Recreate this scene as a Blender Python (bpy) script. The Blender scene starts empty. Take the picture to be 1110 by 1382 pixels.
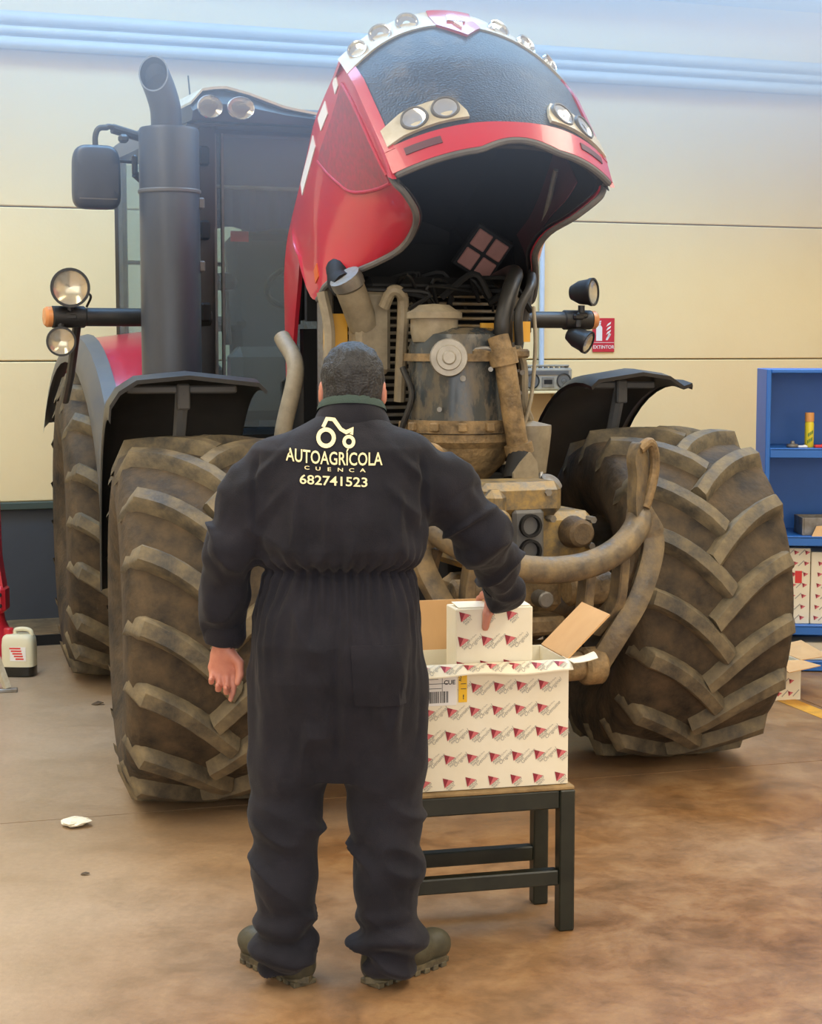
import bpy, bmesh, math, random
import numpy as np
from mathutils import Vector, Matrix
from mathutils.bvhtree import BVHTree

S = bpy.context.scene
COL = S.collection
PI = math.pi
R = math.radians
random.seed(7)

# ------------------------------------------------------------------ camera
PITCH = math.atan((691.0 - 465.0) / 2300.0)
cd = bpy.data.cameras.new('camera')
cd.sensor_fit = 'HORIZONTAL'
cd.sensor_width = 36.0
cd.lens = 36.0 * 2300.0 / 1110.0
cd.clip_start = 0.05
cd.clip_end = 100
cam = bpy.data.objects.new('camera', cd)
cam.location = (0, 0, 1.75)
cam.rotation_euler = (PI / 2 - PITCH, 0, 0)
COL.objects.link(cam)
S.camera = cam

# ------------------------------------------------------------------ world, lights, exposure
w = bpy.data.worlds.new('sky')
S.world = w
w.use_nodes = True
bg = w.node_tree.nodes['Background']
bg.inputs['Color'].default_value = (0.80, 0.88, 1.0, 1)
bg.inputs['Strength'].default_value = 1.0


def area(name, loc, rot, sx, sy, power, col):
    l = bpy.data.lights.new(name, 'AREA')
    l.shape = 'RECTANGLE'
    l.size, l.size_y = sx, sy
    l.energy = power
    l.color = col
    o = bpy.data.objects.new(name, l)
    o.location = loc
    o.rotation_euler = rot
    COL.objects.link(o)
    return o


# daylight through the big workshop door behind the photographer, and two warm roof lights
area('door_daylight', (0.5, -5.6, 2.3), (R(90), 0, 0), 9.0, 4.2, 165, (1.0, 0.95, 0.88))
area('overhead_light', (-2.6, 3.6, 5.3), (0, 0, 0), 1.2, 8.0, 235, (1.0, 0.92, 0.79))
area('overhead_light', (3.0, 4.8, 5.3), (0, 0, 0), 1.2, 9.0, 300, (1.0, 0.92, 0.79))
area('overhead_light', (-0.2, 8.6, 5.3), (0, 0, R(20)), 7.0, 1.2, 370, (0.26, 0.55, 1.0))  # added blue lamp, tints the haze volume and the upper wall

S.view_settings.view_transform = 'Standard'
S.view_settings.look = 'None'
S.view_settings.gamma = 1
S.view_settings.use_curve_mapping = False
S.view_settings.exposure = 0.58


# ------------------------------------------------------------------ materials
def lin(h):
    h = h.lstrip('#')
    c = [int(h[i:i + 2], 16) / 255 for i in (0, 2, 4)]
    return tuple((x / 12.92 if x <= 0.04045 else ((x + 0.055) / 1.055) ** 2.4) for x in c) + (1,)


class NT:
    def __init__(s, m):
        s.t = m.node_tree
        s.t.nodes.clear()

    def n(s, typ, **kw):
        nd = s.t.nodes.new(typ)
        for k, v in kw.items():
            if isinstance(v, tuple) and k.startswith('i_'):
                nd.inputs[k[2:].replace('_', ' ')].default_value = v
            elif k.startswith('i_'):
                nd.inputs[k[2:].replace('_', ' ')].default_value = v
            else:
                setattr(nd, k, v)
        return nd

    def l(s, a, b):
        s.t.links.new(a, b)


def ramp(nt, fac, stops):
    r = nt.n('ShaderNodeValToRGB')
    el = r.color_ramp.elements
    while len(el) < len(stops):
        el.new(0.5)
    for e, (p, c) in zip(el, stops):
        e.position = p
        e.color = c if isinstance(c, tuple) else (c, c, c, 1)
    nt.l(fac, r.inputs['Fac'])
    return r.outputs['Color']


def mixc(nt, fac, a, b, mode='MIX'):
    m = nt.n('ShaderNodeMix', data_type='RGBA', blend_type=mode)
    for sock, v in ((m.inputs[0], fac), (m.inputs[6], a), (m.inputs[7], b)):
        if isinstance(v, (tuple, float, int)):
            sock.default_value = v
        else:
            nt.l(v, sock)
    return m.outputs[2]


def mat(name, col, rough=0.5, metal=0.0, dirt=None, amount=0.5, scale=6.0, bump=0.0, bscale=60.0,
        dirt_rough=None, coat=0.0, soft=0.15, streak=1.0, spec=0.5):
    """painted / bare surface with an optional cloudy layer of dust, mud or wear"""
    m = bpy.data.materials.new(name)
    m.use_nodes = True
    nt = NT(m)
    out = nt.n('ShaderNodeOutputMaterial')
    p = nt.n('ShaderNodeBsdfPrincipled')
    nt.l(p.outputs[0], out.inputs[0])
    c1 = lin(col)
    p.inputs['Base Color'].default_value = c1
    p.inputs['Roughness'].default_value = rough
    p.inputs['Metallic'].default_value = metal
    p.inputs['Coat Weight'].default_value = coat
    p.inputs['Specular IOR Level'].default_value = spec
    tc = nt.n('ShaderNodeTexCoord')
    if dirt:
        mp = nt.n('ShaderNodeMapping')
        mp.inputs['Scale'].default_value = (1, 1, streak)
        nt.l(tc.outputs['Object'], mp.inputs['Vector'])
        no = nt.n('ShaderNodeTexNoise', i_Scale=scale, i_Detail=7.0, i_Roughness=0.65)
        nt.l(mp.outputs[0], no.inputs['Vector'])
        t = 1 - amount
        f = ramp(nt, no.outputs['Fac'], [(max(0, 0.25 + t * 0.5 - soft), 0.0), (min(1, 0.25 + t * 0.5 + soft), 1.0)])
        nt.l(mixc(nt, f, c1, lin(dirt)), p.inputs['Base Color'])
        if dirt_rough is not None:
            rr = nt.n('ShaderNodeMapRange')
            rr.inputs[3].default_value = rough
            rr.inputs[4].default_value = dirt_rough
            nt.l(f, rr.inputs[0])
            nt.l(rr.outputs[0], p.inputs['Roughness'])
            if metal:
                rm = nt.n('ShaderNodeMapRange')
                rm.inputs[3].default_value = metal
                rm.inputs[4].default_value = 0
                nt.l(f, rm.inputs[0])
                nt.l(rm.outputs[0], p.inputs['Metallic'])
    if bump:
        nb = nt.n('ShaderNodeTexNoise', i_Scale=bscale, i_Detail=4.0)
        nt.l(tc.outputs['Object'], nb.inputs['Vector'])
        b = nt.n('ShaderNodeBump', i_Strength=bump, i_Distance=0.01)
        nt.l(nb.outputs['Fac'], b.inputs['Height'])
        nt.l(b.outputs[0], p.inputs['Normal'])
    return m


def glass(name, tint, alpha, rough=0.03):
    m = bpy.data.materials.new(name)
    m.use_nodes = True
    nt = NT(m)
    out = nt.n('ShaderNodeOutputMaterial')
    tr = nt.n('ShaderNodeBsdfTransparent')
    tr.inputs[0].default_value = lin(tint)
    gl = nt.n('ShaderNodeBsdfPrincipled')
    gl.inputs['Base Color'].default_value = lin(tint)
    gl.inputs['Roughness'].default_value = rough
    mx = nt.n('ShaderNodeMixShader')
    mx.inputs[0].default_value = alpha
    nt.l(tr.outputs[0], mx.inputs[1])
    nt.l(gl.outputs[0], mx.inputs[2])
    nt.l(mx.outputs[0], out.inputs[0])
    return m


M = {}
M['wall'] = mat('wall_paint', '#f0d7a3', 0.85, dirt='#e9cd98', amount=0.45, scale=1.2, soft=0.3, bump=0.05)
M['wall_gap'] = mat('wall_joint', '#8d8069', 0.9)
M['dado'] = mat('dado_paint', '#42464b', 0.6, dirt='#37393d', amount=0.4, scale=2, soft=0.3)
M['dado_trim'] = mat('dado_trim', '#3f4a41', 0.6)
M['kerb'] = mat('kerb_concrete', '#8b7452', 0.85, dirt='#5b4a33', amount=0.5, scale=5)
M['rail'] = mat('rail_paint', '#cfdbe8', 0.4, dirt='#aebccd', amount=0.4, scale=2, soft=0.3)
M['beam'] = mat('beam_paint', '#2467b4', 0.5)
M['ceiling'] = mat('ceiling_sheet', '#dfe4ea', 0.7)
M['sidewall'] = mat('side_wall_paint', '#e8d6b4', 0.85)
M['rubber'] = mat('tyre_rubber', '#15130f', 0.75, dirt='#62513a', amount=0.48, scale=8, bump=0.5, bscale=45, dirt_rough=0.9, soft=0.22)
M['lug'] = mat('lug_rubber', '#3b3832', 0.55, dirt='#857659', amount=0.48, scale=11, bump=0.3, bscale=60, dirt_rough=0.9, soft=0.2)
M['rim'] = mat('rim_paint', '#8d8a84', 0.5, dirt='#6b5b40', amount=0.5, scale=8)
M['black'] = mat('black_plastic', '#17181a', 0.45, dirt='#3c3a36', amount=0.35, scale=4, soft=0.3, bump=0.04, bscale=200)
M['dblack'] = mat('sooty_black', '#0b0b0c', 0.7)
M['grey_plastic'] = mat('grey_plastic', '#55585c', 0.5, dirt='#6d675c', amount=0.4, scale=5, soft=0.3)
M['stack'] = mat('stack_plastic', '#2b313a', 0.42, dirt='#474b53', amount=0.45, scale=3.5, soft=0.3, streak=0.35)
M['steel'] = mat('worn_steel', '#8f8c86', 0.4, 0.7, dirt='#6f6350', amount=0.4, scale=12, dirt_rough=0.8)
M['red'] = mat('red_paint', '#c41f35', 0.28, dirt='#b23a44', amount=0.35, scale=3, soft=0.35, coat=0.35)
M['red_vent'] = mat('red_mesh', '#a8434e', 0.6, dirt='#8d4a4e', amount=0.5, scale=40, soft=0.1)
M['red_inner'] = mat('red_inner', '#6a3038', 0.55, dirt='#4d3535', amount=0.5, scale=5, soft=0.3)
M['pane'] = mat('shield_foil', '#b5837a', 0.5, dirt='#9a6a60', amount=0.4, scale=12, soft=0.3)
M['liner'] = mat('hood_liner', '#1d1d22', 0.75, dirt='#34302f', amount=0.35, scale=5, soft=0.3)
M['seal'] = mat('rubber_seal', '#4c4c4e', 0.6, dirt='#75706a', amount=0.5, scale=9, soft=0.3)
M['silver'] = mat('silver_trim', '#d9d3bf', 0.35, dirt='#a8946a', amount=0.45, scale=12, soft=0.3)
M['chrome'] = mat('reflector', '#d8d8d6', 0.14, 0.9)
M['white'] = mat('white_decal', '#e9e6e0', 0.5)
M['amber'] = mat('amber_lens', '#d98a4a', 0.25, dirt='#b9855a', amount=0.4, scale=20, soft=0.3)
M['orange'] = mat('orange_lens', '#d0602c', 0.3)
M['lens'] = glass('lamp_glass', '#f2ead8', 0.18, 0.05)
M['cab_glass'] = glass('cab_glass', '#e6eef0', 0.10, 0.02)
M['blind'] = mat('sun_blind', '#26375a', 0.8)
M['seat'] = mat('seat_cloth', '#55585c', 0.9)
M['mud'] = mat('muddy_iron', '#4a3d2b', 0.65, dirt='#a0845a', amount=0.5, scale=14, bump=0.5, bscale=60, soft=0.2)
M['mud_dark'] = mat('muddy_dark', '#3a3129', 0.75, dirt='#7a6342', amount=0.45, scale=9, bump=0.4, bscale=60, soft=0.2)
M['iron'] = mat('painted_iron', '#55504a', 0.35, 0.35, dirt='#8f7a56', amount=0.48, scale=13, bump=0.3, bscale=50, dirt_rough=0.75, soft=0.2)
M['valve'] = mat('valve_casting', '#5f5c55', 0.35, 0.4, dirt='#a98a4c', amount=0.5, scale=16, dirt_rough=0.6, soft=0.15)
M['duct'] = mat('dusty_duct', '#a0937a', 0.55, dirt='#6f634e', amount=0.45, scale=11, soft=0.25)
M['filter'] = mat('filter_shell', '#353b3e', 0.2, dirt='#8d7957', amount=0.24, scale=9, dirt_rough=0.75, soft=0.15, streak=0.4)
M['fin'] = mat('radiator_fin', '#9a958a', 0.45, 0.3, dirt='#8a7a5e', amount=0.5, scale=9)
M['sticker'] = mat('yellow_sticker', '#d9a23a', 0.5)
M['cloth'] = mat('overall_cloth', '#0e1019', 0.85, dirt='#25232b', amount=0.42, scale=5, bump=0.25, bscale=350, soft=0.25, spec=0.3)
def cloth_relief(m):
    nt = m.node_tree
    p = [n for n in nt.nodes if n.type == 'BSDF_PRINCIPLED'][0]
    tc = [n for n in nt.nodes if n.type == 'TEX_COORD'][0]
    old = p.inputs['Normal'].links[0].from_node
    mp = nt.nodes.new('ShaderNodeMapping')
    mp.inputs['Scale'].default_value = (1.0, 1.0, .45)
    nt.links.new(tc.outputs['Object'], mp.inputs['Vector'])
    no = nt.nodes.new('ShaderNodeTexNoise')
    no.noise_type = 'RIDGED_MULTIFRACTAL'
    no.inputs['Scale'].default_value = 9.0
    no.inputs['Detail'].default_value = 3.0
    no.inputs['Distortion'].default_value = 0.8
    nt.links.new(mp.outputs[0], no.inputs['Vector'])
    b = nt.nodes.new('ShaderNodeBump')
    b.inputs['Strength'].default_value = 0.55
    b.inputs['Distance'].default_value = 0.02
    nt.links.new(no.outputs['Fac'], b.inputs['Height'])
    nt.links.new(old.outputs[0], b.inputs['Normal'])
    nt.links.new(b.outputs[0], p.inputs['Normal'])
    p.inputs['Sheen Weight'].default_value = 0.06
    p.inputs['Sheen Roughness'].default_value = 0.5


cloth_relief(M['cloth'])
M['collar'] = mat('collar_cloth', '#40504a', 0.95, bump=0.3, bscale=400)
M['skin'] = mat('skin', '#c98a72', 0.5, dirt='#b56f5c', amount=0.45, scale=25, soft=0.3)
M['hair'] = mat('hair', '#101012', 0.5, dirt='#303033', amount=0.35, scale=60, soft=0.2, streak=0.2, bump=0.6, bscale=160)
M['eye'] = mat('eye_white', '#e8e4dc', 0.2)
M['boot'] = mat('boot_leather', '#2e2d25', 0.5, dirt='#54503c', amount=0.45, scale=14, soft=0.25, bump=0.15, bscale=120)
M['sole'] = mat('boot_sole', '#3a352a', 0.7, dirt='#6b6148', amount=0.5, scale=25)
M['print'] = mat('back_print', '#f4e7b4', 0.7)
M['bench'] = mat('bench_steel', '#14180f', 0.42, dirt='#2a2c20', amount=0.35, scale=8, soft=0.2)
M['plywood'] = mat('bench_top_board', '#a98c5e', 0.7, dirt='#7d6540', amount=0.5, scale=10)
M['card_white'] = mat('white_carton', '#efe7d0', 0.6, dirt='#e4d6b4', amount=0.4, scale=4, soft=0.3)
M['card_brown'] = mat('brown_carton', '#d3a873', 0.75, dirt='#c2955f', amount=0.4, scale=6, soft=0.3, streak=0.3)
M['ink_dark'] = mat('ink_dark_red', '#8e2431', 0.6)
M['ink_pink'] = mat('ink_pink_red', '#cf6a6c', 0.6)
M['ink_grey'] = mat('ink_grey', '#a59f92', 0.6)
M['ink_black'] = mat('ink_black', '#3b3835', 0.6)
M['yellow'] = mat('yellow_label', '#f0bd1e', 0.5)
M['red_label'] = mat('red_label', '#d6322c', 0.5)
M['blue'] = mat('blue_shelf', '#2669b8', 0.45, dirt='#2160a8', amount=0.4, scale=3, soft=0.3)
M['sign_red'] = mat('sign_red', '#c5263a', 0.4)
M['radio'] = mat('radio_silver', '#a8a193', 0.4, 0.2, dirt='#8b8375', amount=0.3, scale=12)
M['can_yellow'] = mat('can_yellow', '#e4cf2f', 0.35)
M['can_cap'] = mat('can_cap', '#d9974f', 0.5)
M['green_ink'] = mat('green_ink', '#3f7a3a', 0.5)
M['jug'] = mat('jug_plastic', '#d9d2b2', 0.5)
M['oil'] = mat('dark_oil', '#1c1b17', 0.2)
M['red_jack'] = mat('red_jack', '#c9252f', 0.35, dirt='#a32630', amount=0.35, scale=6, soft=0.3)
M['paper'] = mat('crumpled_paper', '#ece6cf', 0.8)
M['line'] = mat('floor_line_paint', '#d99a2b', 0.6, dirt='#a9762c', amount=0.4, scale=9)


def floor_mat():
    m = bpy.data.materials.new('floor_concrete')
    m.use_nodes = True
    nt = NT(m)
    out = nt.n('ShaderNodeOutputMaterial')
    p = nt.n('ShaderNodeBsdfPrincipled')
    nt.l(p.outputs[0], out.inputs[0])
    tc = nt.n('ShaderNodeTexCoord')
    big = nt.n('ShaderNodeTexNoise', i_Scale=0.75, i_Detail=5.0, i_Roughness=0.6)
    nt.l(tc.outputs['Object'], big.inputs['Vector'])
    mid = nt.n('ShaderNodeTexNoise', i_Scale=4.0, i_Detail=10.0, i_Roughness=0.72, i_Distortion=0.3)
    nt.l(tc.outputs['Object'], mid.inputs['Vector'])
    fine = nt.n('ShaderNodeTexNoise', i_Scale=40.0, i_Detail=6.0, i_Roughness=0.7)
    nt.l(tc.outputs['Object'], fine.inputs['Vector'])
    # brown oil-stained middle against greyer lanes: a stain of its own around the parking place
    sx = nt.n('ShaderNodeSeparateXYZ')
    nt.l(tc.outputs['Object'], sx.inputs[0])
    mr = nt.n('ShaderNodeMapRange', interpolation_type='SMOOTHSTEP')
    mr.inputs[1].default_value = -1.3
    mr.inputs[2].default_value = -0.1
    nt.l(sx.outputs[0], mr.inputs[0])
    base = ramp(nt, big.outputs['Fac'], [(0.30, lin('#9c8467')), (0.70, lin('#b8a186'))])
    brown = ramp(nt, mid.outputs['Fac'], [(0.30, lin('#674523')), (0.50, lin('#8c6238')), (0.72, lin('#ac8759'))])
    ma = nt.n('ShaderNodeMath', operation='MULTIPLY')
    nt.l(mr.outputs[0], ma.inputs[0])
    nt.l(ramp(nt, big.outputs['Fac'], [(0.35, 1.0), (0.62, 0.55)]), ma.inputs[1])
    c = mixc(nt, ma.outputs[0], base, brown)
    st = ramp(nt, mid.outputs['Fac'], [(0.32, 0.62), (0.52, 1.0)])
    c = mixc(nt, 0.3, c, st, 'MULTIPLY')
    c = mixc(nt, 0.35, c, ramp(nt, fine.outputs['Fac'], [(0.3, 0.6), (0.7, 1.15)]), 'MULTIPLY')
    nt.l(c, p.inputs['Base Color'])
    nt.l(ramp(nt, mid.outputs['Fac'], [(0.3, 0.28), (0.7, 0.5)]), p.inputs['Roughness'])
    b = nt.n('ShaderNodeBump', i_Strength=0.12, i_Distance=0.01)
    nt.l(fine.outputs['Fac'], b.inputs['Height'])
    nt.l(b.outputs[0], p.inputs['Normal'])
    return m


M['floor'] = floor_mat()


def grille_mat():
    m = bpy.data.materials.new('grille_mesh')
    m.use_nodes = True
    nt = NT(m)
    out = nt.n('ShaderNodeOutputMaterial')
    p = nt.n('ShaderNodeBsdfPrincipled')
    nt.l(p.outputs[0], out.inputs[0])
    tc = nt.n('ShaderNodeTexCoord')
    no = nt.n('ShaderNodeTexNoise', i_Scale=6.0, i_Detail=8.0, i_Roughness=0.7)
    nt.l(tc.outputs['Object'], no.inputs['Vector'])
    f = ramp(nt, no.outputs['Fac'], [(0.52, 0.0), (0.75, 0.55)])
    nt.l(mixc(nt, f, lin('#26303e'), lin('#7d7264')), p.inputs['Base Color'])
    p.inputs['Roughness'].default_value = 0.5
    vo = nt.n('ShaderNodeTexVoronoi', i_Scale=110.0)
    nt.l(tc.outputs['Object'], vo.inputs['Vector'])
    b = nt.n('ShaderNodeBump', i_Strength=0.5, i_Distance=0.004)
    nt.l(vo.outputs['Distance'], b.inputs['Height'])
    nt.l(b.outputs[0], p.inputs['Normal'])
    return m


M['grille'] = grille_mat()


# ------------------------------------------------------------------ mesh builder
class MB:
    def __init__(s):
        s.v, s.f, s.mi = [], [], []
        s.m = Matrix()
        s.cur = 0

    def add(s, vs, fs):
        o = len(s.v)
        s.v += [tuple(s.m @ Vector(v)) for v in vs]
        s.f += [tuple(i + o for i in f) for f in fs]
        s.mi += [s.cur] * len(fs)
        return s

    def box(s, c, d, rot=None, bev=0.0):
        hx, hy, hz = d[0] / 2, d[1] / 2, d[2] / 2
        b = min(bev, hx * .9, hy * .9, hz * .9)
        Q = Matrix.Translation(c) @ (rot.to_4x4() if rot is not None else Matrix())
        if b <= 0:
            vs = [(x * hx, y * hy, z * hz) for x in (-1, 1) for y in (-1, 1) for z in (-1, 1)]
            fs = [(0, 1, 3, 2), (4, 6, 7, 5), (0, 4, 5, 1), (2, 3, 7, 6), (0, 2, 6, 4), (1, 5, 7, 3)]
        else:
            vs, ix = [], {}
            for x in (-1, 1):
                for y in (-1, 1):
                    for z in (-1, 1):
                        for a in range(3):
                            p = [x * (hx - b), y * (hy - b), z * (hz - b)]
                            p[a] = (x * hx, y * hy, z * hz)[a]
                            ix[(x, y, z, a)] = len(vs)
                            vs.append(tuple(p))
            fs = []
            for a in range(3):
                u, w_ = [(1, 2), (2, 0), (0, 1)][a]
                for sg in (-1, 1):
                    q = []
                    for (p1, p2) in ((-1, -1), (1, -1), (1, 1), (-1, 1)):
                        k = [0, 0, 0]
                        k[a] = sg
                        k[u] = p1
                        k[w_] = p2
                        q.append(ix[(k[0], k[1], k[2], a)])
                    fs.append(tuple(q if sg > 0 else q[::-1]))
                for s1 in (-1, 1):
                    for s2 in (-1, 1):
                        def kk(t, ax):
                            k = [0, 0, 0]
                            k[a] = t
                            k[u] = s1
                            k[w_] = s2
                            return ix[(k[0], k[1], k[2], ax)]
                        q = [kk(-1, u), kk(1, u), kk(1, w_), kk(-1, w_)]
                        fs.append(tuple(q if s1 * s2 > 0 else q[::-1]))
            for x in (-1, 1):
                for y in (-1, 1):
                    for z in (-1, 1):
                        q = [ix[(x, y, z, 0)], ix[(x, y, z, 1)], ix[(x, y, z, 2)]]
                        fs.append(tuple(q if x * y * z > 0 else q[::-1]))
        return s.add([tuple(Q @ Vector(v)) for v in vs], fs)

    def tube(s, pts, r, n=10, caps=True, sq=None):
        pts = [Vector(p) for p in pts]
        rs = r if isinstance(r, (list, tuple)) else [r] * len(pts)
        vs, fs = [], []
        t0 = (pts[1] - pts[0]).normalized()
        up = Vector((0, 0, 1)) if abs(t0.z) < 0.9 else Vector((0, 1, 0))
        u = t0.cross(up).normalized()
        for i, p in enumerate(pts):
            if i == 0:
                t = t0
            elif i == len(pts) - 1:
                t = (pts[i] - pts[i - 1]).normalized()
            else:
                t = ((pts[i + 1] - p).normalized() + (p - pts[i - 1]).normalized()).normalized()
            u = (u - t * u.dot(t)).normalized()
            v = t.cross(u)
            for k in range(n):
                a = 2 * PI * k / n
                ca, sa = math.cos(a), math.sin(a)
                if sq:
                    e = 0.35
                    ca = math.copysign(abs(ca) ** e, ca) * sq[0]
                    sa = math.copysign(abs(sa) ** e, sa) * sq[1]
                vs.append(tuple(p + (u * ca + v * sa) * rs[i]))
        for i in range(len(pts) - 1):
            for k in range(n):
                a, b = i * n + k, i * n + (k + 1) % n
                fs.append((a, b, b + n, a + n))
        if caps:
            fs.append(tuple(range(n))[::-1])
            fs.append(tuple(range((len(pts) - 1) * n, len(pts) * n)))
        return s.add(vs, fs)

    def lathe(s, prof, n=24, base=(0, 0, 0), axis=(0, 0, 1), a0=0.0, a1=2 * PI):
        ax = Vector(axis).normalized()
        q = Vector((0, 0, 1)).rotation_difference(ax).to_matrix().to_4x4()
        Q = Matrix.Translation(base) @ q
        full = abs(a1 - a0 - 2 * PI) < 1e-6
        m = n if full else n + 1
        vs, fs = [], []
        for (r_, z) in prof:
            for k in range(m):
                a = a0 + (a1 - a0) * k / n
                vs.append(tuple(Q @ Vector((r_ * math.cos(a), r_ * math.sin(a), z))))
        for i in range(len(prof) - 1):
            for k in range(n):
                a, b = i * m + k, i * m + (k + 1) % m
                fs.append((a, b, b + m, a + m))
        return s.add(vs, fs)

    def cyl(s, a, b, r, n=16, r2=None, bev=0.0):
        a, b = Vector(a), Vector(b)
        L = (b - a).length
        r2 = r if r2 is None else r2
        if bev:
            pr = [(0.0001, 0), (r - bev, 0), (r, bev), (r2, L - bev), (r2 - bev, L), (0.0001, L)]
        else:
            pr = [(0.0001, 0), (r, 0), (r2, L), (0.0001, L)]
        return s.lathe(pr, n, a, b - a)

    def prism(s, poly, fn0, fn1):
        """polygon (2-d points) mapped by two functions (front, back) and closed into a solid"""
        n = len(poly)
        vs = [tuple(fn0(*p)) for p in poly] + [tuple(fn1(*p)) for p in poly]
        fs = [tuple(range(n)), tuple(range(n, 2 * n))[::-1]]
        for i in range(n):
            j = (i + 1) % n
            fs.append((i, i + n, j + n, j))
        return s.add(vs, fs)

    def grid(s, rows, close=False):
        nr, nc = len(rows), len(rows[0])
        vs = [tuple(p) for r_ in rows for p in r_]
        fs = []
        for i in range(nr - 1):
            for k in range(nc if close else nc - 1):
                k2 = (k + 1) % nc
                fs.append((i * nc + k, i * nc + k2, (i + 1) * nc + k2, (i + 1) * nc + k))
        return s.add(vs, fs)

    def slab(s, rows, off):
        """thick sheet: rows of points and the same rows moved by off(p) or a vector"""
        nr, nc = len(rows), len(rows[0])
        o = off if callable(off) else (lambda p, i, k: Vector(p) + Vector(off))
        vs = [tuple(p) for r_ in rows for p in r_]
        vs += [tuple(o(Vector(p), i, k)) for i, r_ in enumerate(rows) for k, p in enumerate(r_)]
        N = nr * nc
        fs = []
        for i in range(nr - 1):
            for k in range(nc - 1):
                q = (i * nc + k, i * nc + k + 1, (i + 1) * nc + k + 1, (i + 1) * nc + k)
                fs.append(q)
                fs.append(tuple(x + N for x in q[::-1]))
        bd = [(0, k) for k in range(nc)] + [(i, nc - 1) for i in range(1, nr)] + \
             [(nr - 1, k) for k in range(nc - 2, -1, -1)] + [(i, 0) for i in range(nr - 2, 0, -1)]
        ids = [i * nc + k for i, k in bd]
        for a, b in zip(ids, ids[1:] + ids[:1]):
            fs.append((b, a, a + N, b + N))
        return s.add(vs, fs)

    def mesh(s, name, mats, smooth=35):
        me = bpy.data.meshes.new(name)
        me.from_pydata(s.v, [], s.f)
        for m in (mats if isinstance(mats, (list, tuple)) else [mats]):
            me.materials.append(m)
        me.polygons.foreach_set('material_index', s.mi)
        bm = bmesh.new()
        bm.from_mesh(me)
        bmesh.ops.remove_doubles(bm, verts=bm.verts, dist=1e-5)
        bmesh.ops.recalc_face_normals(bm, faces=bm.faces)
        bm.to_mesh(me)
        bm.free()
        if smooth:
            me.shade_smooth()
            me.set_sharp_from_angle(angle=R(smooth))
        me.update()
        return me

    def obj(s, name, mats, parent=None, smooth=35, label=None):
        return link(name, s.mesh(name, mats, smooth), parent, label)


def link(name, me, parent=None, label=None):
    o = bpy.data.objects.new(name, me)
    COL.objects.link(o)
    if parent is not None:
        o.parent = parent
    if label:
        o['label'] = label
    return o


def tag(o, label, cat, group=None):
    o['label'] = label
    o['category'] = cat
    if group:
        o['group'] = group
    return o


def thing(name, label, cat, loc=(0, 0, 0), rz=0.0, group=None):
    o = bpy.data.objects.new(name, None)
    o.empty_display_size = 0.1
    o.location = loc
    o.rotation_euler = (0, 0, rz)
    COL.objects.link(o)
    return tag(o, label, cat, group)


def struct(o):
    o['kind'] = 'structure'
    return o


def bez(pts, n=8):
    """Catmull-Rom through points"""
    P = [Vector(p) for p in pts]
    P = [P[0] * 2 - P[1]] + P + [P[-1] * 2 - P[-2]]
    out = []
    for i in range(1, len(P) - 2):
        for k in range(n):
            t = k / n
            a, b, c, d = P[i - 1], P[i], P[i + 1], P[i + 2]
            out.append(0.5 * ((2 * b) + (c - a) * t + (2 * a - 5 * b + 4 * c - d) * t * t + (3 * b - a - 3 * c + d) * t ** 3))
    out.append(P[-2].copy())
    return out


def lerp(a, b, t):
    return a + (b - a) * t


def interp(x, xs, ys):
    return float(np.interp(x, xs, ys))


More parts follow.
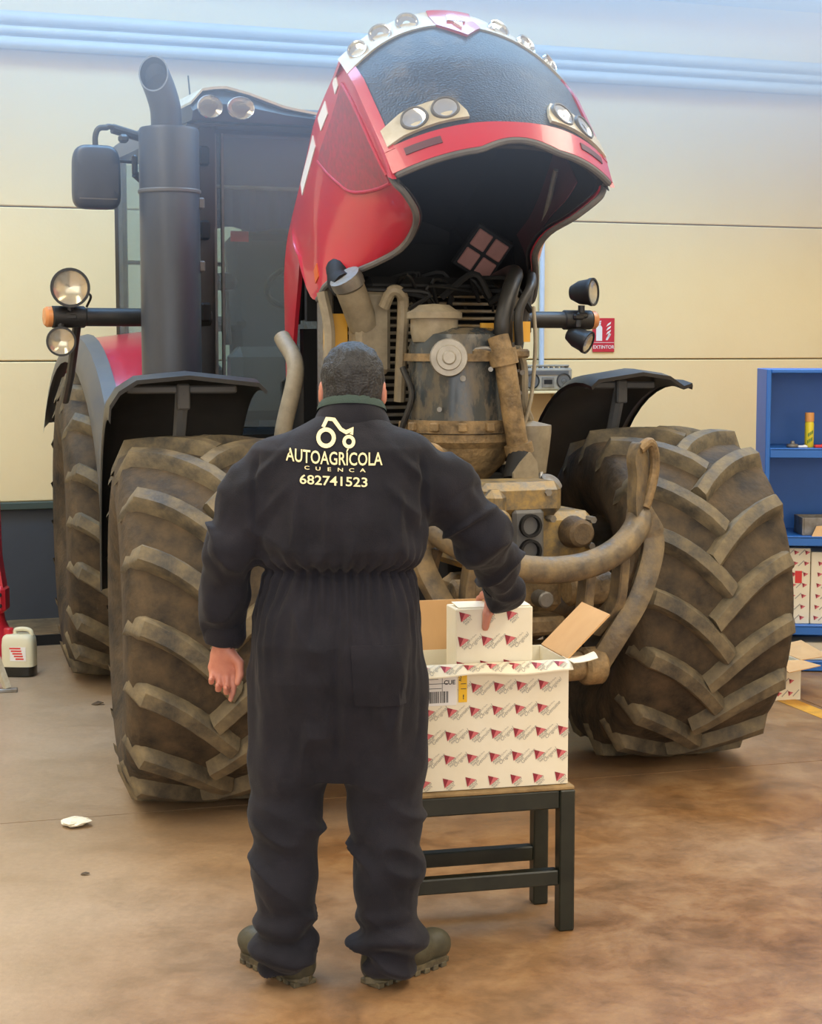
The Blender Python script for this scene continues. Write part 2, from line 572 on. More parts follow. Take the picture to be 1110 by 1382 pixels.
# ------------------------------------------------------------------ signed-distance modelling (organic shapes)
class SDF:
    def __init__(s, lo, hi, h):
        s.lo, s.h = np.array(lo, float), h
        s.n = np.ceil((np.array(hi) - s.lo) / h).astype(int) + 1
        s.F = np.full(s.n, 0.08, np.float32)

    def _blk(s, lo, hi, m):
        a = np.maximum(np.floor((np.array(lo) - m - s.lo) / s.h).astype(int), 0)
        b = np.minimum(np.ceil((np.array(hi) + m - s.lo) / s.h).astype(int) + 1, s.n)
        sl = tuple(slice(i, j) for i, j in zip(a, b))
        ax = [s.lo[i] + s.h * np.arange(a[i], b[i]) for i in range(3)]
        return sl, ax[0][:, None, None], ax[1][None, :, None], ax[2][None, None, :]

    def _join(s, sl, d, k, cut=False):
        f = s.F[sl]
        d = d.astype(np.float32)
        if cut:
            s.F[sl] = np.maximum(f, -d)
            return
        if k > 0:
            hh = np.clip(0.5 + 0.5 * (f - d) / k, 0, 1)
            s.F[sl] = d * hh + f * (1 - hh) - k * hh * (1 - hh)
        else:
            s.F[sl] = np.minimum(f, d)

    def cap(s, a, b, ra, rb, k=0.02, flat=1.0, cut=False):
        a, b = np.array(a, float), np.array(b, float)
        r = max(ra, rb)
        sl, X, Y, Z = s._blk(np.minimum(a, b) - r, np.maximum(a, b) + r, 0.06)
        ba = b - a
        L = ba @ ba + 1e-9
        t = np.clip(((X - a[0]) * ba[0] + (Y - a[1]) * ba[1] + (Z - a[2]) * ba[2]) / L, 0, 1)
        dy = (Y - a[1] - t * ba[1]) / flat
        d = np.sqrt((X - a[0] - t * ba[0]) ** 2 + dy ** 2 + (Z - a[2] - t * ba[2]) ** 2) - (ra + (rb - ra) * t)
        s._join(sl, d, k, cut)
        return s

    def chain(s, pts, rs, k=0.02):
        for i in range(len(pts) - 1):
            s.cap(pts[i], pts[i + 1], rs[i], rs[i + 1], k)
        return s

    def ell(s, c, r, k=0.02, rx=0.0, cut=False):
        c, r = np.array(c, float), np.array(r, float)
        m = r.max()
        sl, X, Y, Z = s._blk(c - m, c + m, 0.06)
        X, Y, Z = X - c[0], Y - c[1], Z - c[2]
        if rx:
            ca, sa = math.cos(rx), math.sin(rx)
            Y, Z = ca * Y + sa * Z, -sa * Y + ca * Z
        k0 = np.sqrt((X / r[0]) ** 2 + (Y / r[1]) ** 2 + (Z / r[2]) ** 2)
        k1 = np.sqrt((X / r[0] ** 2) ** 2 + (Y / r[1] ** 2) ** 2 + (Z / r[2] ** 2) ** 2) + 1e-6
        s._join(sl, k0 * (k0 - 1) / k1, k, cut)
        return s

    def stack(s, tab, k=0.02, p=2.2):
        tab = sorted(tab)
        z = np.array([t[0] for t in tab])
        rx = max(t[3] for t in tab)
        ry = max(t[4] for t in tab)
        cx = [t[1] for t in tab]
        cy = [t[2] for t in tab]
        sl, X, Y, Z = s._blk((min(cx) - rx, min(cy) - ry, z[0]), (max(cx) + rx, max(cy) + ry, z[-1]), 0.06)
        zz = Z[0, 0, :]
        I = [np.interp(zz, z, np.array([t[i] for t in tab]))[None, None, :] for i in range(1, 5)]
        q = (np.abs((X - I[0]) / I[2]) ** p + np.abs((Y - I[1]) / I[3]) ** p) ** (1 / p)
        d = (q - 1) * np.minimum(I[2], I[3])
        d = np.maximum(d, np.maximum(z[0] - Z, Z - z[-1]))
        s._join(sl, d, k)
        return s

    def mesh(s, name, mats, relax=1):
        F = s.F
        In = F < 0
        n = F.shape
        cnt = np.zeros(tuple(i - 1 for i in n), np.uint8)
        cs = [(i, j, k) for i in (0, 1) for j in (0, 1) for k in (0, 1)]
        sub = lambda A, c: A[c[0]:n[0] - 1 + c[0], c[1]:n[1] - 1 + c[1], c[2]:n[2] - 1 + c[2]]
        for c in cs:
            cnt += sub(In, c)
        act = np.argwhere((cnt > 0) & (cnt < 8))
        idx = np.full(cnt.shape, -1, np.int64)
        idx[tuple(act.T)] = np.arange(len(act))
        vals = np.stack([F[act[:, 0] + c[0], act[:, 1] + c[1], act[:, 2] + c[2]] for c in cs], 1)
        pos = np.zeros((len(act), 3))
        num = np.zeros(len(act))
        for a in range(8):
            for b in range(a + 1, 8):
                if sum(abs(x - y) for x, y in zip(cs[a], cs[b])) != 1:
                    continue
                va, vb = vals[:, a], vals[:, b]
                cr = (va < 0) != (vb < 0)
                t = np.where(cr, va / np.where(cr, va - vb, 1), 0)
                pos += cr[:, None] * (np.array(cs[a]) + t[:, None] * (np.array(cs[b]) - np.array(cs[a])))
                num += cr
        V = s.lo + s.h * (act + pos / num[:, None])
        Q = []
        for ax in range(3):
            o = [0, 0, 0]
            o[ax] = 1
            A = In[:n[0] - o[0], :n[1] - o[1], :n[2] - o[2]]
            B = In[o[0]:, o[1]:, o[2]:]
            e = np.argwhere(A != B)
            u, v = (ax + 1) % 3, (ax + 2) % 3
            ok = (e[:, u] > 0) & (e[:, v] > 0) & (e[:, u] < n[u] - 1) & (e[:, v] < n[v] - 1)
            e = e[ok]
            du = np.zeros(3, int)
            dv = np.zeros(3, int)
            du[u] = 1
            dv[v] = 1
            g = lambda q: idx[tuple(q.T)]
            q = np.stack([g(e - du - dv), g(e - dv), g(e), g(e - du)], 1)
            fl = ~A[tuple(e.T)]
            q[fl] = q[fl][:, ::-1]
            Q.append(q)
        Q = np.concatenate(Q)
        for _ in range(relax):
            acc = np.zeros_like(V)
            c = np.zeros(len(V))
            for i in range(4):
                np.add.at(acc, Q[:, i], V[Q[:, (i + 1) % 4]] + V[Q[:, (i + 3) % 4]])
                np.add.at(c, Q[:, i], 2)
            V = V * 0.5 + 0.5 * acc / np.maximum(c, 1)[:, None]
        me = bpy.data.meshes.new(name)
        me.from_pydata(V.tolist(), [], Q.tolist())
        for m in (mats if isinstance(mats, (list, tuple)) else [mats]):
            me.materials.append(m)
        me.shade_smooth()
        return me


_lat = np.random.RandomState(3).rand(32, 32, 32)


def vnoise(P):
    P = np.asarray(P)
    i = np.floor(P).astype(int)
    f = P - i
    f = f * f * (3 - 2 * f)
    r = 0
    for a in (0, 1):
        for b in (0, 1):
            for c in (0, 1):
                wgt = (f[:, 0] if a else 1 - f[:, 0]) * (f[:, 1] if b else 1 - f[:, 1]) * (f[:, 2] if c else 1 - f[:, 2])
                r = r + wgt * _lat[(i[:, 0] + a) % 32, (i[:, 1] + b) % 32, (i[:, 2] + c) % 32]
    return r - 0.5


def displace(me, fn):
    n = len(me.vertices)
    co = np.empty(n * 3)
    no = np.empty(n * 3)
    me.vertices.foreach_get('co', co)
    me.vertex_normals.foreach_get('vector', no)
    co = co.reshape(-1, 3)
    no = no.reshape(-1, 3)
    co = co + no * fn(co, no)[:, None]
    me.vertices.foreach_set('co', co.ravel())
    me.update()


def text_mesh(txt, size, bold=0.0, shear=0.0, space=1.0):
    """flat glyph outlines of a text -> (verts, faces), centred on x, baseline 0"""
    cu = bpy.data.curves.new('text', 'FONT')
    cu.body = txt
    cu.size = size
    cu.offset = bold * size
    cu.shear = shear
    cu.space_character = space
    cu.align_x = 'CENTER'
    cu.resolution_u = 3
    o = bpy.data.objects.new('text', cu)
    COL.objects.link(o)
    dg = bpy.context.evaluated_depsgraph_get()
    me = o.evaluated_get(dg).to_mesh()
    vs = [tuple(v.co) for v in me.vertices]
    fs = [tuple(p.vertices) for p in me.polygons]
    o.evaluated_get(dg).to_mesh_clear()
    bpy.data.objects.remove(o)
    bpy.data.curves.remove(cu)
    return vs, fs

# ================================================================== SETTING
WY = R(20)
WO = Vector((-2.35, 10.38, 0))


def wall_pt(s_, y, z):
    return WO + Vector((math.cos(WY), math.sin(WY), 0)) * s_ + Vector((-math.sin(WY), math.cos(WY), 0)) * y + Vector((0, 0, z))


def wallify(o):
    o.location = WO
    o.rotation_euler = (0, 0, WY)
    return o


wall = struct(wallify(MB().box((3.0, 0.20, 2.8), (13.0, 0.2, 5.6)).obj('wall_back', M['wall_gap'])))
for z0, z1 in [(0.795, 1.645), (1.652, 2.573), (2.580, 3.50), (3.508, 4.18), (4.188, 5.6)]:
    MB().box((3.0, 0.055, (z0 + z1) / 2), (12.98, 0.10, z1 - z0), bev=0.006).obj('wall_panel', M['wall'], wall)
for x0 in (-3.4, -0.2, 3.0, 6.2):
    MB().box((x0 + 1.595, 0.03, 0.40), (3.18, 0.1, 0.70), bev=0.005).obj('dado_panel', M['dado'], wall)
struct(wallify(MB().box((3.0, 0.0, 0.772), (13.0, 0.12, 0.045), bev=0.005).obj('trim_1', M['dado_trim'])))
k_ = MB().box((3.0, -0.26, 0.035), (13.0, 0.60, 0.07), bev=0.01)
struct(wallify(k_.obj('baseboard_back', M['kerb'])))
struct(wallify(MB().box((3.0, -0.572, 0.03), (13.0, 0.02, 0.06)).obj('trim_2', M['dblack'])))
# crane rail and pipes along the upper wall
rl = MB()
rl.box((3.0, -0.03, 3.585), (13.0, 0.05, 0.17), bev=0.01)
struct(wallify(rl.obj('trim_3', M['rail'])))
for i, (z, r_) in enumerate(((3.675, 0.034), (3.60, 0.022), (3.525, 0.034))):
    t = MB().cyl((-3.4, -0.10, z), (9.4, -0.10, z), r_, 12)
    for x0 in np.arange(-3.0, 9.0, 1.2):
        t.box((x0, -0.07, z), (0.03, 0.07, 0.05))
    struct(wallify(t.obj('trim_%d' % (4 + i), M['rail'])))
struct(wallify(MB().box((3.0, -0.15, 4.25), (13.0, 0.3, 0.36), bev=0.01).obj('trim_7', M['beam'])))
t = MB().cyl((3.43, -0.02, 1.45), (3.43, -0.02, 3.5), 0.018, 10)
for z in (1.9, 2.6, 3.3):
    t.box((3.43, 0.0, z), (0.06, 0.03, 0.03))
struct(wallify(t.obj('trim_8', M['rail'])))
struct(MB().box((-5.6, 3.2, 2.8), (0.2, 18.5, 5.6)).obj('wall_left', M['sidewall']))
struct(MB().box((6.2, 3.8, 2.8), (0.2, 20.0, 5.6)).obj('wall_right', M['sidewall']))
struct(MB().box((0.3, 3.8, 5.68), (12.0, 20.2, 0.12)).obj('ceiling', M['ceiling']))

floor = struct(MB().box((0.3, 3.8, -0.12), (12.0, 20.2, 0.2)).obj('floor', M['wall_gap']))
FY = R(16.4)
fo = Vector((-1.48, 6.12, 0))
fx, fy = Vector((math.cos(FY), math.sin(FY), 0)), Vector((-math.sin(FY), math.cos(FY), 0))
xs, ys = [-6.6, -3.4, 3.9, 10], [-12.0, -4.6, 0.0, 4.3, 10]
for i in range(3):
    for j in range(4):
        g = 0.003
        c = [fo + fx * a + fy * b for a, b in ((xs[i] + g, ys[j] + g), (xs[i + 1] - g, ys[j] + g), (xs[i + 1] - g, ys[j + 1] - g), (xs[i] + g, ys[j + 1] - g))]
        b = MB()
        b.add([(p.x, p.y, 0) for p in c] + [(p.x, p.y, -0.02) for p in c],
              [(0, 1, 2, 3), (7, 6, 5, 4), (0, 4, 5, 1), (1, 5, 6, 2), (2, 6, 7, 3), (3, 7, 4, 0)])
        b.obj('concrete_slab', M['floor'], floor, smooth=0)
ln = MB()
p0, p1 = Vector((1.84, 8.35, 0)), Vector((2.25, 7.0, 0))
d_ = (p1 - p0).normalized()
q_ = Vector((d_.y, -d_.x, 0)) * 0.05
ln.add([tuple(p0 + q_), tuple(p1 + q_), tuple(p1 - q_), tuple(p0 - q_)] + [tuple(p + Vector((0, 0, .0015))) for p in (p0 + q_, p1 + q_, p1 - q_, p0 - q_)],
       [(3, 2, 1, 0), (4, 5, 6, 7), (0, 1, 5, 4), (1, 2, 6, 5), (2, 3, 7, 6), (3, 0, 4, 7)])
ln.obj('floor_line', M['line'], floor, smooth=0)

# ================================================================== TRACTOR
T = thing('tractor', 'large red farm tractor with muddy tyres and its hood tipped open', 'tractor', (0.16, 7.0, 0), R(22))


# ---- tyres: carcass + every lug a piece of its own
def make_wheel(name, loc, steer, Rr, Wd, nl, side, lugs=True, rimr=0.36, label=None):
    hw = Wd / 2
    crown = Rr - 0.045
    prof = [(rimr, -hw * .86), (rimr + .06, -hw * .97), (lerp(rimr, crown, .45), -hw * 1.03), (lerp(rimr, crown, .72), -hw * 1.0),
            (crown * .945, -hw * .95), (crown * .972, -hw * .86), (crown * .99, -hw * .55), (crown, 0),
            (crown * .99, hw * .55), (crown * .972, hw * .86), (crown * .945, hw * .95), (lerp(rimr, crown, .72), hw * 1.0),
            (lerp(rimr, crown, .45), hw * 1.03), (rimr + .06, hw * .97), (rimr, hw * .86), (rimr - .03, hw * .8), (rimr - .03, -hw * .8), (rimr, -hw * .86)]
    m = MB().lathe(prof, 72, axis=(1, 0, 0))
    ty = m.obj(name, M['rubber'], T, 50, label)
    ty.location = loc
    ty.rotation_euler = (0, 0, steer)

    def surf(x):                       # carcass radius at lateral x
        return interp(abs(x), [0, hw * .55, hw * .86, hw * .95, hw], [crown, crown * .99, crown * .972, crown * .945, lerp(rimr, crown, .72)])

    def lug(sg, var):
        b = MB()
        rows = []
        n = 9
        for i in range(n):
            u = i / (n - 1)
            x = lerp(-0.035, hw * 1.0, u)
            ang = 0.40 * Rr / 0.70 * (0.70 / Rr) * (u ** 0.9) - 0.20 + 0.05 * math.sin(u * PI) + 0.02 * var
            top = surf(x) + (0.052 if u < .9 else 0.036) * (1 if u > 0.02 else 0.9)
            if u > .97:
                top = surf(x) + 0.012
            bot = surf(x) - 0.02
            wt = lerp(0.030, 0.037, u)
            wb = wt + 0.024
            row = []
            for (dw, r_) in ((-wb, bot), (-wt - .006, lerp(bot, top, .8)), (-wt + .006, top), (wt - .006, top), (wt + .006, lerp(bot, top, .8)), (wb, bot)):
                # offset across the lug, mostly round the tyre
                a = ang + dw / Rr * 0.82
                xx = (x - dw * 0.50 * (1 - .5 * u)) * sg
                row.append((xx, -r_ * math.cos(a), r_ * math.sin(a)))
            rows.append(row)
        b.grid(rows)
        b.add(rows[0], [tuple(range(6))])
        b.add(rows[-1], [tuple(range(6))[::-1]])
        return b.mesh('lug', M['lug'], 40)
    if lugs:
        for sg in (-1, 1):
            mes = [lug(sg, v) for v in (-1, 0, 1)]
            for k in range(nl):
                o = link('lug', mes[(k * 7 + 1) % 3], ty)
                o.rotation_euler = (2 * PI * (k + (0.5 if sg > 0 else 0.0)) / nl + 0.06, 0, 0)
    # rim with hub and bolts
    rm = MB()
    o_ = side * hw
    rm.lathe([(rimr - .025, -hw * .82), (rimr - .05, -hw * .6), (rimr - .08, 0), (rimr - .06, hw * .5), (rimr - .025, hw * .82)], 40, axis=(1, 0, 0))
    rm.lathe([(rimr - .07, o_ * .25), (.20, o_ * .15), (.17, o_ * .45), (.10, o_ * .55), (.001, o_ * .56)], 32, axis=(1, 0, 0))
    for k in range(10):
        a = 2 * PI * k / 10
        rm.cyl((o_ * .15, .235 * math.cos(a), .235 * math.sin(a)), (o_ * .28, .235 * math.cos(a), .235 * math.sin(a)), .016, 8)
    rm.obj('rim', M['rim'], ty)
    return ty


TFL = make_wheel('front_tyre', (-1.06, -.08, 0.70), R(-9), 0.70, 0.68, 16, -1)
TFR = make_wheel('front_tyre', (.93, -.11, 0.70), R(-8), 0.70, 0.68, 16, 1)
TRL = make_wheel('rear_tyre', (-.83, 2.55, 0.81), R(-7), 0.81, 0.60, 18, -1, rimr=.42)
TRR = make_wheel('rear_tyre', (.83, 2.55, 0.81), R(-7), 0.81, 0.60, 18, 1, rimr=.42)


# ---- front mudguards: swept arches following the tyres
def mudguard(cx, cy, steer, sgn, a0, a1, rad, inner, outer, lip):
    Q = Matrix.Translation((cx, cy, 0.70)) @ Matrix.Rotation(steer, 4, 'Z')
    rows = []
    n = 18
    for i in range(n + 1):
        a = lerp(a0, a1, i / n)
        row = []
        for (x, dr) in ((inner, -0.03), (inner + .03, 0.0), (lerp(inner, outer, .5), .03), (outer - .10, 0.012), (outer - .035, -0.03), (outer, -lip * .6), (outer + .004, -lip)):
            r_ = rad + dr
            row.append(Q @ Vector((x * sgn, -r_ * math.cos(a), r_ * math.sin(a))))
        rows.append(row)
    b = MB()
    cc = Q @ Vector((0, 0, 0))
    b.slab(rows, lambda p, i, k: p + (cc + Vector((0, 0, 0)) - p).normalized() * 0.016)
    f = b.obj('mudguard', M['black'], T, 40)
    # stay bracket and stiffening rib underneath
    s_ = MB()
    am = lerp(a0, a1, 0.12)
    mx_ = (inner + outer) / 2
    top = Q @ Vector((mx_ * sgn, -(rad - .03) * math.cos(am), (rad - .03) * math.sin(am)))
    s_.box(top + Vector((0, 0.02, -0.04)), (0.05, 0.03, 0.10), bev=.006)
    s_.tube([top + Vector((0, .03, -.02)), top + Vector((0.0, 0.10, -0.22)), Q @ Vector((lerp(mx_, -.42, .7) * sgn, 0.30, 0.40)), Q @ Vector((-0.44 * sgn, 0.16, -0.1))], 0.028, 8)
    s_.box(top + Vector((0, 0.04, -.012)), ((outer - inner) * .72, 0.03, 0.03), Matrix.Rotation(steer, 3, 'Z'), bev=.006)
    s_.obj('mudguard_stay', M['grey_plastic'], f)
    return f


mudguard(-1.05, -.06, R(-9), -1, R(80), R(180), 0.92, -0.22, 0.37, 0.14)
mudguard(.96, -.03, R(-8), 1, R(80), R(196), 0.92, -0.36, 0.09, 0.03)

# ---- rear mudguards: red shell with a grey flare
for sgn in (-1, 1):
    rows = []
    for i in range(19):
        a = lerp(R(2), R(150), i / 18)
        row = []
        for (x, dr) in ((0.44, -.10), (0.48, .06), (0.66, .10), (0.97, .06)):
            r_ = 0.86 + dr
            row.append((x * sgn - .02, 2.55 - r_ * math.cos(a), 0.86 + r_ * math.sin(a)))
        rows.append(row)
    b = MB().slab(rows, (0, 0.02, -0.02))
    f = b.obj('rear_fender', M['red'], T, 40)
    rows = []
    for i in range(19):
        a = lerp(R(-2), R(150), i / 18)
        row = []
        for (x, dr) in ((0.95, .085), (1.02, .07), (1.06, .01), (1.07, -.04)):
            r_ = 0.86 + dr
            row.append((x * sgn - .02, 2.55 - r_ * math.cos(a), 0.86 + r_ * math.sin(a)))
        rows.append(row)
    MB().slab(rows, (0, 0.02, -0.02)).obj('fender_flare', M['grey_plastic'], f, 40, 'grey plastic flare')

# ---- chassis, axle, engine block
b = MB()
b.box((0, 1.2, 0.80), (0.52, 2.6, 0.46), bev=.04)
b.box((0, 0.25, 0.86), (0.44, 1.3, 0.32), bev=.04)
b.box((0, 2.5, 0.90), (0.8, 0.9, 0.55), bev=.06)
b.cyl((-0.9, 2.55, .9), (0.9, 2.55, .9), .14, 16)
b.obj('chassis', M['dblack'], T)
b = MB()
b.tube([(-0.80, 0.0, .70), (-.5, 0.0, .68), (-.2, 0.0, .58), (.2, 0.0, .58), (.5, 0.0, .68), (.80, 0.02, .70)], [.11, .12, .15, .15, .12, .11], 14)
b.box((0, -.05, .62), (.34, .36, .30), bev=.05)
b.cyl((-.55, -.16, .66), (.55, -.16, .66), .045, 12)
b.obj('front_axle', M['mud_dark'], T)
for sgn in (-1, 1):
    b = MB().cyl((sgn * .68, 0, .52), (sgn * .68, 0, .88), .12, 16, bev=.02)
    b.cyl((sgn * .64, 0, .70), (sgn * .86, 0, .70), .19, 18, bev=.03)
    b.obj('axle_hub', M['mud_dark'], T)
b = MB()
b.box((0, .95, 1.30), (.56, 1.0, .62), bev=.04)
b.box((0, .70, 1.68), (.40, .5, .22), bev=.04)
b.obj('engine_block', M['dblack'], T)

# ---- radiator package behind the filter
b = MB()
for x in (-.40, .37):
    b.box((x, .34, 1.58), (.055, .20, .86), bev=.008)
b.box((0, .34, 2.00), (.80, .2, .05), bev=.008)
b.box((0, .34, 1.17), (.80, .2, .06), bev=.008)
b.box((0, .44, 1.58), (.76, .03, .84))
rad = b.obj('radiator', M['dblack'], T)
MB().box((.395, .22, 1.60), (.035, .05, .80), bev=.008).obj('radiator_post', M['steel'], rad)
MB().box((-.455, .24, 1.62), (.05, .08, .74), bev=.01).obj('radiator_post', M['steel'], rad)
MB().box((-.30, .18, 1.50), (.05, .05, .42), bev=.008).obj('radiator_post', M['steel'], rad)
fin = MB().box((0, 0, 0), (.74, .03, .014), bev=.004).mesh('radiator_fin', M['fin'])
for k in range(24):
    o = link('radiator_fin', fin, rad)
    o.location = (0, .235, 1.24 + k * .031)
b = MB()
b.box((.02, .9, 1.52), (.72, .05, .6))
b.box((0, .60, 2.02), (.84, .03, .34))
b.obj('bulkhead', M['dblack'], T)

# charge-air duct, its elbow and the coolant pipe
b = MB()
b.box((-.315, .10, 1.80), (.15, .12, .34), bev=.02)
b.box((-.335, .06, 1.62), (.11, .03, .20), bev=.01)
b.tube(bez([(-.43, .02, 1.98), (-.39, .05, 1.91), (-.345, .09, 1.83)]), [.062] * 17, 14)
du = b.obj('charge_air_duct', M['duct'], T)
MB().tube([(-.43, .02, 1.98), (-.44, .015, 2.0), (-.455, .01, 2.02)], [.066, .068, .066], 16).obj('hose_clamp', M['steel'], du)
MB().tube(bez([(-.44, .03, 1.98), (-.44, .09, 2.0), (-.42, .16, 2.05), (-.38, .32, 2.05)]), .056, 14).obj('rubber_hose', M['dblack'], du)
MB().tube(bez([(-.29, .0, 1.90), (-.27, -.03, 1.96), (-.235, -.04, 1.955), (-.215, -.02, 1.90), (-.215, 0, 1.70), (-.215, .02, 1.52)]), .024, 10).obj('coolant_pipe', M['duct'], T)
MB().tube(bez([(-.50, .15, 1.96), (-.48, .12, 1.80), (-.49, .12, 1.60), (-.50, .12, 1.35)]), .024, 8).obj('side_hose', M['duct'], T)
MB().tube(bez([(-.56, .5, 1.78), (-.55, .35, 1.65), (-.62, .3, 1.4), (-.64, .3, 1.2)]), [.036] * 25, 16).obj('intake_hose', M['duct'], T)
MB().box((-.44, .16, 1.80), (.10, .012, .15)).obj('warning_sticker', M['sticker'], T)

# ---- air filter housing with its cap, straps, gauge and dust pipe
fx0, fy0 = -.035, -.18
b = MB()
b.lathe([(.001, 1.30), (.13, 1.30), (.19, 1.33), (.215, 1.39), (.212, 1.43), (.205, 1.55), (.205, 1.74), (.19, 1.79), (.13, 1.815), (.001, 1.82)], 40, (fx0, fy0, 0))
fl = b.obj('air_filter', M['filter'], T)
b = MB()
b.lathe([(.085, 1.76), (.094, 1.80), (.094, 1.85), (.11, 1.852), (.11, 1.875), (.088, 1.885), (.06, 1.905), (.001, 1.91)], 28, (-.155, fy0 - .02, 0))
b.obj('filter_cap', M['duct'], fl)
b = MB()
for z, h_ in ((1.43, .05), (1.70, .03)):
    b.lathe([(.205, z - h_ / 2), (.226, z - h_ / 2), (.226, z + h_ / 2), (.205, z + h_ / 2)], 40, (fx0, fy0, 0))
for a in np.linspace(0, 2 * PI, 14)[:-1]:
    b.box((fx0 + .228 * math.cos(a), fy0 + .228 * math.sin(a), 1.43), (.035, .035, .035), Matrix.Rotation(a, 3, 'Z'), bev=.005)
b.obj('filter_strap', M['mud'], fl)
b = MB()
b.lathe([(.001, 1.345), (.2, 1.345), (.222, 1.37), (.222, 1.40), (.19, 1.41)], 36, (fx0, fy0, 0))
b.lathe([(.001, 1.20), (.12, 1.22), (.18, 1.28), (.20, 1.345), (.001, 1.345)], 30, (fx0, fy0, 0))
b.obj('filter_base', M['mud'], fl)
g = MB()
ga = Vector((-.35, -.93, .0)).normalized()
gp = Vector((-.165, -.37, 1.70))
for r0, r1, d0, d1 in ((.066, .066, -.06, .0), (.074, .07, .0, .022), (.05, .046, .022, .032), (.028, .022, .032, .042)):
    g.lathe([(.001, d0), (r0, d0), (r1, d1), (.001, d1)], 28, gp, ga)
g.obj('filter_gauge', M['radio'], fl)
b = MB()
dp = [(.03, -.40, 1.78), (.045, -.42, 1.70), (.06, -.43, 1.60), (.085, -.43, 1.45), (.115, -.42, 1.33)]
b.tube(bez(dp), .042, 14)
b.tube([(.038, -.415, 1.73), (.05, -.42, 1.67)], .056, 14)
b.tube([(.108, -.42, 1.365), (.118, -.42, 1.325)], .056, 14)
b.box((.05, -.37, 1.715), (.24, .06, .035), bev=.008)
b.obj('dust_pipe', M['mud'], fl)
b = MB()
b.tube([(.115, -.42, 1.34), (.105, -.45, 1.28), (.085, -.47, 1.22)], [.045, .058, .062], 14)
b.obj('rubber_boot', M['dblack'], fl)
b = MB()
b.lathe([(.001, 1.22), (.065, 1.24), (.078, 1.34), (.085, 1.40), (.085, 1.43), (.001, 1.45)], 18, (.22, -.30, 0))
b.obj('dust_bowl', M['duct'], fl)
b = MB()
b.box((.055, -.24, 1.80), (.055, .012, .07))
b.box((.15, -.36, 1.80), (.07, .012, .08))
b.obj('warning_sticker', M['sticker'], fl)
# hoses and wiring above the filter
for pts, r_ in (([(.08, -.34, 1.74), (.07, -.36, 1.85), (.13, -.30, 1.97), (.24, -.1, 2.04), (.30, .2, 2.02)], .034),
                ([(.13, -.38, 1.75), (.12, -.40, 1.88), (.2, -.34, 1.98), (.32, -.1, 2.03)], .018)):
    MB().tube(bez(pts), r_, 12).obj('hose', M['black'], T)
b = MB()
rnd = random.Random(4)
for k in range(26):
    x = rnd.uniform(-.20, .34)
    p0 = Vector((x, rnd.uniform(-.05, .3), 1.90 + rnd.uniform(-.02, .05)))
    b.tube(bez([p0, p0 + Vector((rnd.uniform(-.1, .1), rnd.uniform(-.1, 0), rnd.uniform(.04, .12))),
                p0 + Vector((rnd.uniform(-.22, .22), .05, rnd.uniform(-.02, .08)))], 5), rnd.choice((.006, .009, .014)), 6)
b.box((-.05, .15, 1.99), (.6, .2, .07), bev=.03)
b.obj('wiring_loom', M['dblack'], T)['kind'] = 'stuff'

for k, (x, y, z, r_) in enumerate(((-.11, -.385, 1.62, .012), (.0, -.40, 1.655, .010), (.14, -.36, 1.56, .012), (.17, -.33, 1.64, .011), (-.19, -.34, 1.50, .010))):
    MB().cyl((x, y, z), (x - .01, y - .02, z), r_, 8).obj('bolt', M['steel'], fl)
for pts, r_, m_ in (([(.16, -.30, 1.74), (.20, -.28, 1.66), (.19, -.31, 1.52), (.22, -.30, 1.45)], .016, 'duct'),
                    ([(-.10, -.36, 1.72), (-.02, -.39, 1.735), (.02, -.40, 1.72)], .010, 'steel'),
                    ([(-.27, -.15, 1.66), (-.25, -.2, 1.55), (-.28, -.16, 1.40), (-.25, -.1, 1.25)], .012, 'black'),
                    ([(.28, -.2, 1.9), (.25, -.28, 1.75), (.20, -.35, 1.55), (.15, -.38, 1.42)], .008, 'duct'),
                    ([(.27, -.25, 1.35), (.24, -.35, 1.24), (.18, -.45, 1.18), (.12, -.5, 1.21)], .014, 'steel')):
    MB().tube(bez(pts), r_, 8).obj('hose', M[m_], T)
b = MB()
b.box((.245, -.10, 1.50), (.03, .14, .46), bev=.006)
b.box((.20, -.22, 1.62), (.08, .05, .06), bev=.01)
b.obj('filter_bracket', M['mud_dark'], T)
MB().lathe([(.001, 0), (.045, 0), (.045, .05), (.03, .06), (.001, .06)], 18, (.18, -.52, 1.185), (.3, -.5, .8)).obj('drain_valve', M['steel'], T)
# flat mounting bracket in front of the filter
MB().prism([(.03, 1.02), (.03, 1.26), (.06, 1.30), (.10, 1.34), (.13, 1.30), (.14, 1.20), (.12, 1.02)],
           lambda x, z: (x, -.55, z), lambda x, z: (x, -.535, z)).obj('mounting_bracket', M['duct'], T)

# ---- front linkage: cast valve block, curved guard bar, hooks, lower arms
b = MB()
b.box((-.02, -.62, 1.175), (.34, .24, .13), bev=.03)
b.box((.02, -.56, 1.02), (.56, .30, .20), bev=.03)
b.box((-.15, -.76, 1.10), (.09, .08, .24), bev=.03)
b.cyl((-.15, -.82, 1.10), (-.15, -.70, 1.10), .05, 16, bev=.01)
vb = b.obj('valve_block', M['valve'], T)
b = MB()
b.box((.0, -.735, 1.03), (.13, .03, .22), bev=.03)
vp = b.obj('port_plate', M['grey_plastic'], vb)
for z in (1.08, .985):
    MB().lathe([(.036, 0), (.044, 0), (.044, .02), (.034, .02), (.032, -.03), (.001, -.03)], 20, (.0, -.75, z), (0, -1, 0)).obj('port', M['dblack'], vp)
MB().cyl((.20, -.70, 1.045), (.20, -.80, 1.045), .062, 20, r2=.052, bev=.012).obj('plug_cap', M['mud_dark'], vb)
for x, z in ((.27, 1.09), (.265, .99), (.10, 1.1), (-.12, 1.18), (.08, 1.2)):
    MB().cyl((x, -.70, z), (x, -.75, z), .014, 6).obj('bolt', M['steel'], vb)

